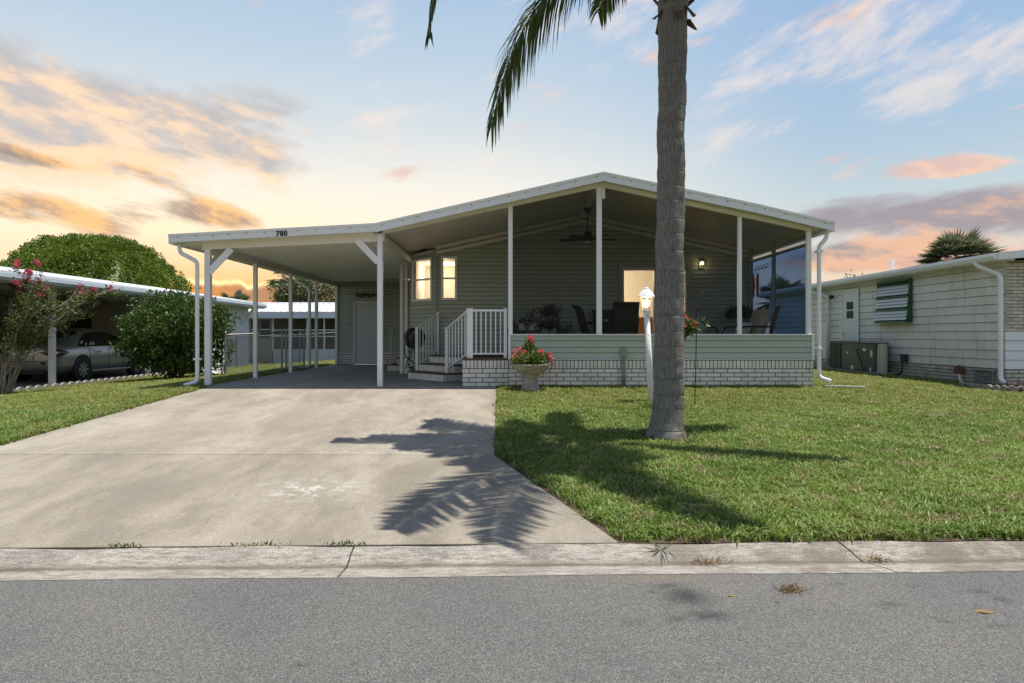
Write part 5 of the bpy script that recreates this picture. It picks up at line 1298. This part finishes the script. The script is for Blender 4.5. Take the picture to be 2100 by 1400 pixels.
    B = thing('tap_box', (9.36, 14.2, .3), 'rusty brown box on a leaning white pipe at the foot of the right-hand house', 'utility box')
    m = MB(); m.box(9.24, 9.37, 14.12, 14.28, .22, .36); m.box(9.28, 9.32, 14.18, 14.22, .36, .39); m.build('box', 'rust_box', B, bevel=.006)
    m = MB(); m.tube([(9.28, 14.18, .22), (9.24, 14.02, -.03)], .025, 8); m.build('pipe', 'pipe_white', B, smooth=True)
    # flower bed with stone edging
    m = MB(); m.prism([(8.72, 13.15, .005), (8.78, 12.55, .005), (9.1, 12.2, .005), (10.6, 12.0, .005), (10.6, 13.0, .005), (9.36, 13.0, .005), (9.36, 13.7, .005), (8.9, 13.5, .005)], (0, 0, .05)); tag(m.build('mulch_bed', 'mulch'), 'dark mulch bed at the corner of the right-hand house', kind='structure')
    E = thing('stone_edging', (9.0, 12.6, 0), 'scalloped pale stone edging round the mulch bed at the right', 'edging')
    path = [(8.95, 13.55), (8.74, 13.3), (8.70, 13.0), (8.72, 12.75), (8.80, 12.5), (8.95, 12.33), (9.18, 12.2), (9.45, 12.12), (9.75, 12.05), (10.05, 12.0), (10.35, 11.96)]
    P = [Vector((a, b, 0)) for a, b in path]; pts = []
    for a, b in zip(P, P[1:]):
        k = max(1, round((b-a).length/.15)); pts += [a+(b-a)*i/k for i in range(k)]
    for a, b in zip(pts, pts[1:]):
        d = (b-a); w = d.length; d.normalize(); s = Vector((-d.y, d.x, 0)); q = MB()
        q.prism([a+d*(w*u)+Vector((0, 0, h))-s*.03 for u, h in ((.04, 0), (.96, 0), (.96, .06), (.8, .09), (.5, .105), (.2, .09), (.04, .06))], s*.06); q.build('edging_stone', 'concrete_edging', E, bevel=.008)
    cen = np.array([(9.0+rng.random()*1.4, 12.3+rng.random()*.6, .07) for _ in range(50)])
    F = thing('bedding_flowers', (9.5, 12.5, .05), 'tiny pink bedding flowers in the mulch bed at the right', 'flowers')
    link_mesh('foliage', quads_mesh('foliage', clump_leaves(cen, np.full(50, .04), 10, .04, .02)-np.array(wo(F)), 'shrub_leaf'), F)
    link_mesh('blossom', quads_mesh('blossom', clump_leaves(cen[:30]+np.array((0, 0, .03)), np.full(30, .03), 5, .03, .025)-np.array(wo(F)), 'pink_petal'), F)
    # grey roof of a house farther off
    G = thing('far_house', (26, 44, 0), 'far grey-roofed house just showing past the right-hand gutter', 'house')
    m = MB(); m.box(20.8, 31, 44, 52, -.2, 3.1); m.build('wall', 'tan_siding', G)
    m = MB(); m.prism([(20.2, 43.5, 3.1), (31.5, 43.5, 3.1), (26, 43.5, 4.9)], (0, 9, 0)); m.build('roof', 'wall_shade', G)
build_right()

# ================================================================ house on the left with carport and car
def build_left():
    g = -.27
    T = thing('carport_house', (-14, 16, g), 'low white-roofed house with open carport at the left', 'house')
    e = -10.75; rz = lambda x: 2.30+.15*(e-x)
    m = MB(); m.prism([(e, 12.5, 2.28), (-15.4, 12.5, rz(-15.4)-.02), (-20, 12.5, 2.3), (-20, 12.5, 2.38), (-15.4, 12.5, rz(-15.4)+.06), (e, 12.5, 2.36)], (0, 17.2, 0)); m.build('roof', 'roof_white', T)
    m = MB(); m.prism([(e+.08, 12.5, 2.30), (e-.02, 12.5, 2.30), (e-.02, 12.5, 2.15), (e+.05, 12.5, 2.15), (e+.085, 12.5, 2.22)], (0, 17.2, 0)); m.build('gutter', 'gutter_blue', T)
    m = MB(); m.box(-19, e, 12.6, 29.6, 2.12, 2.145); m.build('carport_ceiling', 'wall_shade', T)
    for y in (16.7, 21.1):
        m = MB(); m.box(-11.31, -11.19, y-.06, y+.06, g-.05, 2.13); m.build('carport_post', 'white_enamel', T, bevel=.006)
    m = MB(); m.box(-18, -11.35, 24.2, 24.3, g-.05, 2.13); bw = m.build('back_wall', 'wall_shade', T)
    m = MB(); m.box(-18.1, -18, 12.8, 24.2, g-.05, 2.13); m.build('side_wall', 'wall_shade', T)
    for (xa, xb, za, zb) in ((-15.8, -14.9, .75, 1.75), (-13.0, -12.2, g, 1.75)):
        m = MB(); m.box(xa, xb, 24.17, 24.2, za, zb); w = m.build('window' if za > 0 else 'door', 'pillow' if za < 0 else 'dark_iron', T)
        if za > 0:
            m = MB(); m.box(xa+.06, xb-.06, 24.15, 24.169, za+.06, zb-.06); m.build('pane', 'dark_glass', w)
    m = MB(); m.box(-11.6, -11.35, 24.2, 29.4, g-.05, 2.13); m.box(-18, -11.62, 29.3, 29.4, g-.05, 2.13); m.build('rear_wall', 'wall_blue_white', T)
    for k in range(9):
        m = MB(); z = .0+.22*k; m.box(-11.35, -11.335, 24.2, 29.4, z, z+.20); m.build('siding_board', 'wall_blue_white', T)
    m = MB(); m.bar((-11.3, 28.6, 1.45), (-10.8, 28.6, 2.12), .05, .10); m.build('brace', 'cream_enamel', T)
    m = MB(); m.prism([(-19, 12, g-.012), (-11.22, 12, g-.012), (-11.22, 24.2, g-.012), (-19, 24.2, g-.012)], (0, 0, .014)); tag(m.build('carport_floor', 'concrete_edging'), 'grey concrete floor of the left-hand carport', kind='structure')
    E = thing('scalloped_edging', (-11.12, 17, g), 'row of scalloped concrete edging blocks along the left carport', 'edging')
    y = 12.6
    while y < 22:
        z = gz(-11.12, y)+.0; q = MB(); q.prism([(-11.16, y+.30*u, z+h) for u, h in ((.02, -.05), (.98, -.05), (.98, .07), (.85, .09), (.7, .12), (.5, .13), (.3, .12), (.15, .09), (.02, .07))], (.06, 0, 0)); q.build('edging_block', 'concrete_edging', E); y += .30
    m = MB()
    n = 40
    for i in range(n):
        a = i/n; b = (i+1)/n; f = lambda t, s: (lambda x, y: (x, y, gz(x, y)+.012))(-10.0+2.0*t, 12.6+3.4*t+s*(.10+.05*math.sin(t*31)))
        m.quad(f(a, -1), f(b, -1), f(b, 1), f(a, 1))
    tag(m.build('gravel_strip', 'concrete_edging'), 'thin pale gravel strip crossing the left lawn', kind='structure')
    B = thing('trash_bin', (-10.15, 21.6, gz(-10, 21.6)), 'green plastic bin behind the shrub by the left-hand wall', 'bin')
    z = gz(-10, 21.6); m = MB(); m.lathe([(.20, 0), (.27, .72), (.29, .73), (.29, .76), (.25, .76), (.18, .03)], (-10.15, 21.6, z), 18); m.build('tub', 'bin_green', B, smooth=False)
    m = MB(); m.tube([(-9.86, 21.6, z+.60), (-9.82, 21.55, z+.52), (-9.86, 21.5, z+.60)], .012, 6); m.build('handle', 'bin_green', B)
build_left()

def build_car():
    g = -.268; O = Vector((-12.92, 18.05, g))
    T = thing('parked_car', O, 'silver grey sedan parked rear outward in the left carport', 'car')
    ST = [(0.00, .72, .38, .84, .60, .92, .94), (.06, .82, .30, .90, .64, .985, 1.005), (.28, .885, .23, .94, .66, 1.035, 1.06), (.72, .90, .20, .955, .65, 1.07, 1.095), (1.12, .905, .20, .955, .60, 1.26, 1.29),
          (1.55, .91, .20, .95, .575, 1.395, 1.435), (2.1, .91, .20, .945, .58, 1.43, 1.475), (2.6, .91, .20, .935, .58, 1.415, 1.46), (3.1, .91, .20, .925, .58, 1.29, 1.335), (3.62, .905, .20, .915, .64, 1.01, 1.045), (4.2, .89, .21, .87, .62, .91, .95), (4.62, .84, .25, .78, .58, .79, .83), (4.80, .70, .36, .65, .52, .67, .69)]
    Y = [s[0] for s in ST]
    def val(y, k): return float(np.interp(y, Y, [s[k] for s in ST]))
    def sec(y):
        w, zb, be, wr, zr, zc = [val(y, k) for k in range(1, 7)]
        return [(0, zb), (w*.80, zb), (w*.975, zb+.14), (w, .56), (w*.985, .76), (w*.935, be), (wr, zr), (wr*.62, zr+(zc-zr)*.75), (0, zc)]
    m = MB(); ys = sorted(set(Y+[.15, .5, .9, 1.3, 1.8, 2.35, 2.85, 3.35, 3.9, 4.4])); k = None
    for y in ys:
        s = sec(y); loop = [(x, z) for x, z in s]+[(-x, z) for x, z in s[-2:0:-1]]; k = len(loop)
        m.v += [(O.x+x, O.y+y, O.z+z) for x, z in loop]
    for i in range(len(ys)-1):
        for q in range(k): m.f.append((i*k+q, i*k+(q+1) % k, (i+1)*k+(q+1) % k, (i+1)*k+q))
    m.f += [tuple(range(k)), tuple((len(ys)-1)*k+q for q in range(k-1, -1, -1))]
    b = m.build('body', 'car_paint', T, smooth=True); sm = b.modifiers.new('s', 'SUBSURF'); sm.levels = 1; sm.render_levels = 1
    for sd in (-1, 1):
        # side glass
        yy = [.98, 1.2, 1.45, 1.75, 1.80, 2.3, 2.36, 2.8, 3.1, 3.42]; tf = [.10, .50, .76, .84, .84, .86, .86, .84, .76, .22]
        for (a, c, nm) in ((0, 5, 'rear_window'), (6, 9, 'front_window')):
            q = MB()
            for y, f in list(zip(yy, tf))[a:c+1]:
                w, be, wr, zr = val(y, 1)*.935, val(y, 3), val(y, 4), val(y, 5)
                for ff in (.06, f): q.v.append((O.x+sd*(w+(wr-w)*ff+.012), O.y+y, O.z+be+(zr-be)*ff+.006))
            n_ = len(q.v)//2; q.f = [(2*i, 2*i+1, 2*i+3, 2*i+2) for i in range(n_-1)]; q.build(nm, 'car_glass', T)
        # wheels
        for y in (1.08, 3.86):
            c = O+Vector((sd*.80, y, .325)); arch = MB(); arch.tube([c+Vector((sd*.04, 0, .035)), c+Vector((sd*.113, 0, .035))], .385, 28); arch.build('wheel_arch', 'car_dark', T)
            wh = MB(); prof = [(-.11, .20), (-.11, .30), (-.09, .325), (.09, .325), (.115, .305), (.118, .225)]
            vs = []; n_ = 30
            for (o_, r_) in prof: vs += [c+Vector((sd*o_, r_*math.cos(2*math.pi*i/n_), r_*math.sin(2*math.pi*i/n_))) for i in range(n_)]
            wh.add(vs, [(j*n_+i, j*n_+(i+1) % n_, (j+1)*n_+(i+1) % n_, (j+1)*n_+i) for j in range(len(prof)-1) for i in range(n_)])
            w_ = wh.build('wheel', 'rubber', T, smooth=True)
            rim = MB(); rim.tube([c+Vector((sd*.07, 0, 0)), c+Vector((sd*.095, 0, 0))], .225, 26); rim.build('rim_back', 'car_dark', w_)
            rim = MB(); 
            for i in range(8):
                a = 2*math.pi*i/8; d = Vector((0, math.cos(a), math.sin(a))); rim.bar(c+Vector((sd*.108, 0, 0))+d*.03, c+Vector((sd*.108, 0, 0))+d*.215, .062, .016, up=(sd, 0, 0))
            rim.tube([c+Vector((sd*.10, 0, 0)), c+Vector((sd*.122, 0, 0))], .05, 12); rim.build('rim', 'alloy', w_)
        # tail lamp wrapping the corner, lamp inside
        q = MB(); pts = [(.46, -.012, .80), (.66, .0, .72), (.80, .06, .70), (.885, .24, .74), (.905, .46, .80), (.885, .46, .845), (.865, .26, .90), (.79, .07, .905), (.62, .012, .905)]
        q.add([(O.x+sd*(x+.012), O.y+y-.012, O.z+z) for x, y, z in pts]+[(O.x+sd*.80, O.y+.05-.02, O.z+.80)], [(i, (i+1) % 9, 9) for i in range(9)]); tl = q.build('tail_lamp', 'tail_red', T)
        q = MB(); q.lathe([(.05, 0), (.055, .008), (.03, .012)], n=14); lo = link_mesh('lamp_ring', q.mesh('lamp_ring', 'chrome', True), tl, Vector((O.x+sd*.835, O.y+.06, O.z+.80))-wo(T)); lo.rotation_euler = (R(90), 0, R(50*sd))
        # handles, mirror, sill line, door seams
        for y in (1.72, 2.72):
            q = MB(); q.box(O.x+sd*.895-.02, O.x+sd*.895+.02, O.y+y, O.y+y+.18, O.z+.80, O.z+.83); q.build('door_handle', 'chrome', T)
        for y in (1.42, 2.33, 3.40):
            q = MB(); q.tube([(O.x+sd*(val(y, 1)*f+.004), O.y+y+dy, O.z+z) for f, z, dy in ((.975, .36, 0), (1.0, .56, 0), (.985, .76, 0), (.94, .93, 0))], .005, 4); q.build('door_seam', 'car_dark', T)
        q = MB(); q.box(O.x+sd*.97-.07, O.x+sd*.97+.09, O.y+3.22, O.y+3.34, O.z+.98, O.z+1.10); q.build('mirror', 'car_paint', T, bevel=.02)
        q = MB(); q.bar(O+Vector((sd*.885, 1.5, .27)), O+Vector((sd*.885, 3.45, .27)), .05, .05); q.build('sill', 'car_paint', T, bevel=.01)
        q = MB(); q.tube([O+Vector((sd*.52, -.03, .30)), O+Vector((sd*.52, .2, .30))], .045, 12); q.build('exhaust', 'car_dark', T)
    q = MB()
    for i in range(9):
        x = -.56+1.12*i/8
        for y in (.80, 1.0, 1.2, 1.42): q.v.append((O.x+x*(1-.06*(y-.8)), O.y+y, O.z+val(y, 6)-.035*(abs(x)/.56)**2*1.4+.012))
    q.f = [(4*i+j, 4*i+j+1, 4*i+j+5, 4*i+j+4) for i in range(8) for j in range(3)]; q.build('rear_windscreen', 'car_glass', T, smooth=True)
    for (xa, xb, za, zb, nm, mt, d) in ((-.26, .26, .62, .74, 'number_plate', 'plate', .03), (-.36, .36, .765, .795, 'trunk_strip', 'chrome', .035), (-.70, .70, .575, .592, 'bumper_seam', 'car_dark', .028), (-.55, .55, .24, .34, 'lower_valance', 'car_dark', .01), (.48, .56, .50, .56, 'sticker', 'car_dark', .045), (.38, .46, .80, .84, 'sticker', 'sticker', .05), (.24, .32, .86, .90, 'sticker', 'sticker', .045)):
        q = MB(); q.box(O.x+xa, O.x+xb, O.y-d, O.y+.06, O.z+za, O.z+zb); q.build(nm, mt, T, bevel=.004)
    for (y, z) in ((1.33, 1.02), (1.55, 1.03), (1.68, 1.03), (1.20, 1.06)):
        q = MB(); w = val(y, 1)*.935; be = val(y, 3); wr = val(y, 4); zr = val(y, 5); f = (z-be)/(zr-be); x = O.x+w+(wr-w)*f+.022
        q.box(x-.004, x+.004, O.y+y-.04, O.y+y+.04, O.z+z-.035, O.z+z+.035); q.build('window_sticker', 'sticker', T)
build_car()

# ================================================================ fence, house and trees behind
def build_back():
    def link_mesh_panel(p, q, z0, z1, parent):
        p = Vector(p); q = Vector(q); L = (q-p).length; d = (q-p)/L; m = MB(); s = .062; r = .0022
        def clip(u0, za, u1, zb):
            if u0 < 0: za += (zb-za)*(-u0)/(u1-u0); u0 = 0
            if u1 > L: zb = za+(zb-za)*(L-u0)/(u1-u0); u1 = L
            if u1-u0 > .01: m.bar(p+d*u0+Vector((0, 0, za)), p+d*u1+Vector((0, 0, zb)), r*2, r*2)
        h = z1-z0; u = -h
        while u < L:
            clip(u, z0, u+h, z1); clip(u, z1, u+h, z0); u += s
        return tag(m.build('wire_mesh', 'galvanised', parent), kind='stuff')
    def fence(name, pts, label, cat='fence', h=1.08, group=None, mesh=True):
        T = thing(name, pts[0], label, cat, group)
        for (x, y, z) in pts:
            m = MB(); m.tube([(x, y, z-.05), (x, y, z+h+.04)], .03, 8); m.build('post', 'galvanised', T); m = MB(); m.lathe([(.033, 0), (.033, .02), (.01, .05)], (x, y, z+h+.04), 8); m.build('post_cap', 'galvanised', T)
        for a, b in zip(pts, pts[1:]):
            m = MB(); m.tube([(a[0], a[1], a[2]+h), (b[0], b[1], b[2]+h)], .021, 6); m.build('top_rail', 'galvanised', T)
            if mesh: link_mesh_panel((a[0], a[1], (a[2]+b[2])/2), (b[0], b[1], (a[2]+b[2])/2), .03, h+.05, T)
        return T
    z = lambda x, y: gz(x, y)
    P = lambda x, y: (x, y, z(x, y))
    fence('chain_link_fence', [P(-7.55, 18.0), P(-6.45, 19.15)], 'chain link fence panel between the shrub and the carport')
    fence('chain_link_gate', [P(-6.36, 19.22), P(-6.12, 20.1)], 'narrow chain link gate beside the carport posts', 'gate')
    fence('chain_link_fence', [P(-7.6, 18.1), P(-9.6, 21.5), P(-10.9, 24.0)], 'chain link fence running back along the left-hand house')
    fence('chain_link_fence', [(-10.9, 27, -.27), (-8.4, 27, -.2), (-6.1, 27, -.05)], 'far chain link fence across the back lawn', h=1.2)
    # house behind
    Y = 32.0; g = -.28; T = thing('rear_house', (-9, Y, g), 'low white-roofed house with a screened room behind the carport', 'house')
    m = MB(); m.prism([(-13.2, Y-.4, 1.98), (3, Y-.4, 1.98), (3, Y+4, 2.62), (-13.2, Y+4, 2.62)], (0, 0, .08)); m.build('roof', 'roof_white', T)
    for k in range(36):
        x = -13.1+.3*k; q = MB(); q.bar((x, Y-.41, 2.07), (x, Y+3.9, 2.69), .03, .03); q.build('roof_rib', 'roof_white', T)
    m = MB(); m.box(-13.2, 3, Y-.42, Y-.36, 1.76, 1.97); m.build('fascia', 'wall_blue_white', T)
    m = MB(); m.box(-12.9, -11.25, Y, Y+.1, g, 1.8); m.box(-12.9, 3, Y+3.2, Y+3.3, g, 2.6); m.build('wall', 'tan_siding', T)
    for k in range(8):
        q = MB(); x = -12.85+.2*k; q.box(x, x+.012, Y-.012, Y, g, 1.78); q.build('batten', 'tan_siding', T)
    for (a, b) in ((-12.2, -11.85), (-11.75, -11.35)):
        q = MB(); q.box(a, b, Y-.05, Y-.002, .85, 1.66); w = q.build('window', 'dark_glass', T)
        q = MB(); q.box(a, b, Y-.06, Y-.051, 1.22, 1.26); q.build('meeting_rail', 'white_enamel', w)
    m = MB(); m.box(-11.2, 3, Y, Y+.08, g, .34); m.build('knee_wall', 'wall_blue_white', T)
    for x in (-11.2, -9.6, -8.8, -7.2, -5.6, -4.0):
        q = MB(); q.box(x-.03, x+.03, Y-.02, Y+.06, .34, 1.78); q.build('mullion', 'white_enamel', T)
    for zz in (.345, 1.22, .92):
        q = MB(); q.box(-11.2, 3, Y-.015, Y+.05, zz-.02, zz+.02); q.build('rail', 'white_enamel', T)
    m = MB(); m.quad((-11.2, Y+.03, .34), (3, Y+.03, .34), (3, Y+.03, 1.78), (-11.2, Y+.03, 1.78)); m.build('screen_panel', 'far_screen', T)
    # ---- trees
    def crown(parent, name, cen, rad, per, L, W, mt, **kw): return link_mesh(name, quads_mesh(name, clump_leaves(cen, rad, per, L, W, **kw)-np.array(wo(parent)), mt), parent)
    X, Y, r, h = -24.6, 40.0, 5.6, 6.2
    T = thing('dome_tree', (X, Y, -.3), 'large dense dome-shaped bright green tree behind the left-hand house', 'tree')
    m = MB(); m.tube([(X, Y, -.4), (X+.1, Y, 1.0), (X, Y, 2.5)], [.45, .36, .25], 10); m.build('trunk', 'bark', T)
    for k in range(7):
        a = k*.9; q = MB(); q.tube([(X, Y, 1.2), (X+1.6*math.cos(a), Y+1.6*math.sin(a), 2.6), (X+3.2*math.cos(a), Y+3.2*math.sin(a), 3.6)], [.18, .12, .05], 6); q.build('limb', 'bark', T)
    M = 1500; d = rand_dirs(M*2); d = d[d[:, 2] > -.12][:M]; d = d[(d[:, 1] < .5)]
    bump = 1+.035*np.sin(d[:, 0]*9+1)*np.cos(d[:, 2]*11)+.04*(rng.random(len(d))-.5)
    cen = np.array((X, Y, .9))+d*np.array((r, r, h-.6))*bump[:, None]
    crown(T, 'crown', cen, .26+.16*rng.random(len(cen)), 100, .10, .085, 'dome_leaf', up=.5)
    m = MB(); m.lathe([(r*.93*math.sin(t), .9+(h-.6)*.93*math.cos(t)) for t in np.linspace(1.75, .03, 16)], (X, Y, 0), 28); m.build('inner_foliage', 'dome_leaf', T, smooth=True)
    # round shrub by the carport
    X, Y = -8.95, 18.2; g = gz(X, Y)
    T = thing('green_shrub', (X, Y, g), 'glossy dark green rounded shrub left of the carport post', 'shrub')
    cen = []
    while len(cen) < 430:
        d = rand_dirs(1)[0]; q = random.random()**.4; p = np.array((X+d[0]*1.45*q, Y+d[1]*1.3*q, g+1.18+d[2]*1.10*q))
        if p[2] > g+.18: cen.append(p)
    cen = np.array(cen); cen[:, 0] += .12*np.sin(cen[:, 2]*5)
    crown(T, 'crown', cen, .14+.10*rng.random(len(cen)), 80, .072, .042, 'shrub_leaf', up=.4)
    for k in range(9):
        a = k*.7; q = MB(); q.tube([(X+.1*math.cos(a), Y+.1*math.sin(a), g-.05), (X+.35*math.cos(a), Y+.35*math.sin(a), g+.6), (X+.9*math.cos(a), Y+.8*math.sin(a), g+1.5)], [.035, .025, .01], 6); q.build('branch', 'bark', T)
    # crape myrtle with pink flowers
    X, Y = -11.05, 14.8; g = gz(X, Y)
    T = thing('flowering_shrub', (X, Y, g), 'open many-stemmed shrub with bright pink flower clusters at the far left', 'shrub')
    lp = []; tips = []
    for i in range(15):
        tx = X-1.5+3.85*(i/14)+random.uniform(-.15, .15); tz = 1.55+random.uniform(.1, .85)*(1-.35*max(0, (tx-X)/2.6)); ty = Y+random.uniform(-.7, .7)
        b0 = Vector((X+random.uniform(-.12, .12), Y+random.uniform(-.12, .12), g-.03)); t0 = Vector((tx, ty, tz)); m0 = Vector((X+(tx-X)*.28, Y+(ty-Y)*.3, g+(tz-g)*.72))
        pts = [bez(b0, m0, t0, k/9)+Vector((random.gauss(0, .02), random.gauss(0, .02), random.gauss(0, .015))) for k in range(10)]
        q = MB(); q.tube(pts, [.022*(1-.08*k)+.002 for k in range(10)], 5); q.build('stem', 'bark_pale', T)
        for k in range(3, 10):
            for _ in range(2):
                d = (pts[min(k, 9)]-pts[k-1]).normalized()+Vector((random.gauss(.12, .5), random.gauss(-.1, .5), random.gauss(.15, .4))); d.normalize(); L = random.uniform(.25, .6)
                e = [pts[k-1]+d*L*u+Vector((0, 0, -.10*L*u*u)) for u in (0, .35, .7, 1)]
                q = MB(); q.tube(e, [.008, .006, .004, .002], 4); q.build('twig', 'bark_pale', T); tips.append((e[-1], d))
                if e[-1].z > .75: lp += [tuple(e[1]), tuple(e[2]), tuple(e[3]), tuple((e[2]+e[3])/2)]
        tips.append((pts[-1], (pts[-1]-pts[-2]).normalized()))
    lp = np.array(lp)
    crown(T, 'crown', lp, .085+.06*rng.random(len(lp)), 15, .058, .030, 'myrtle_leaf', shell=.15, up=.1)
    fl = sorted(tips, key=lambda t: -t[0].z-.35*t[0].x*random.uniform(.2, 1.0)*0-random.uniform(0, .6))[:36]
    for p, d in fl:
        cf = np.array([tuple(p+d*.035*k) for k in range(3)])+rng.normal(size=(3, 3))*.02
        link_mesh('flower_head', quads_mesh('flower_head', clump_leaves(cf, np.full(3, .032), 22, .038, .030)-np.array(wo(T)), 'pink_petal'), T)
    # palms
    def fan_leaf(m, c, d, size, n=18, spread=2.6, droop=.25):
        d = d.normalized(); s = d.cross(Vector((0, 0, 1))); s = s.normalized() if s.length > .01 else Vector((1, 0, 0)); u = s.cross(d)
        for i in range(n):
            a = (i/(n-1)-.5)*spread; e = (d*math.cos(a)+s*math.sin(a)).normalized(); L = size*(.7+.3*math.cos(a*.8))*random.uniform(.9, 1.05); w = size*.055
            side = e.cross(u).normalized()*w; p1 = c+e*L*.55+Vector((0, 0, -droop*L*.12)); p2 = c+e*L+Vector((0, 0, -droop*L*random.uniform(.3, .8)))
            m.add([c, p1-side, p2, p1+side], [(0, 1, 2, 3)])
    def fan_palm(X, Y, zc, R0, label, g=-.2, n=34, dead=0, mt='fanpalm_leaf', tr=.16):
        T = thing('fan_palm', (X, Y, g), label, 'palm tree')
        m = MB(); m.tube([(X, Y, g-.1), (X+.06, Y, (g+zc)/2), (X, Y, zc)], [tr*1.2, tr, tr*.9], 10); m.build('trunk', 'bark', T)
        for i in range(n+dead):
            old = i >= n; az_ = random.random()*6.283; el_ = math.asin(random.uniform(-.25, .98)) if not old else R(random.uniform(-80, -50))
            d = Vector((math.cos(az_)*math.cos(el_), math.sin(az_)*math.cos(el_), math.sin(el_))); c = Vector((X, Y, zc)); pl = R0*random.uniform(.35, .5)
            q = MB(); q.bar(c, c+d*pl, .02, .012); fan_leaf(q, c+d*pl, d+Vector((0, 0, -.12)), R0*.62, droop=.3 if not old else .7); q.build('frond', 'palm_dead' if old else mt, T)
        return T
    fan_palm(20.4, 31, 4.15, 1.85, 'bushy fan palm rising behind the right-hand house roof', n=80)
    fan_palm(13.6, 34, 2.6, 1.6, 'dark fan palm seen through the porch side screen', n=34)
    fan_palm(-14.9, 45, 4.6, 1.5, 'fan palm with a brown skirt seen under the carport roof', n=26, dead=16, tr=.17)
    fan_palm(-20.3, 50, 3.0, 1.5, 'small palm top showing over the low roof under the carport', n=20)
    for (X, Y, zc, rr, lab, M) in ((-13.1, 43, 3.6, 2.0, 'leafy tree behind the rear house, right of the skirted palm', 130), (-9.8, 41, 3.4, 2.2, 'leafy tree over the rear house roof by the last carport posts', 150), (19.4, 38, 3.4, 1.1, 'distant green treetop over the right-hand gutter', 60)):
        T = thing('leafy_tree', (X, Y, -.3), lab, 'tree'); m = MB(); m.tube([(X, Y, -.4), (X+.1, Y, 1.5), (X, Y, zc)], [.2, .15, .06], 8); m.build('trunk', 'bark', T)
        for k in range(6):
            a = k*1.05; q = MB(); q.tube([(X, Y, 1.4), (X+.5*rr*math.cos(a), Y+.5*rr*math.sin(a), zc-.1), (X+.85*rr*math.cos(a), Y+.8*rr*math.sin(a), zc+.5)], [.07, .05, .02], 5); q.build('limb', 'bark', T)
        d = rand_dirs(M); cen = np.array((X, Y, zc))+d*np.array((rr, rr, rr*.75))*(rng.random(M)**.45)[:, None]
        crown(T, 'crown', cen, .25+.2*rng.random(M), 36, .16, .08, 'tree_leaf', shell=.3)
build_back()
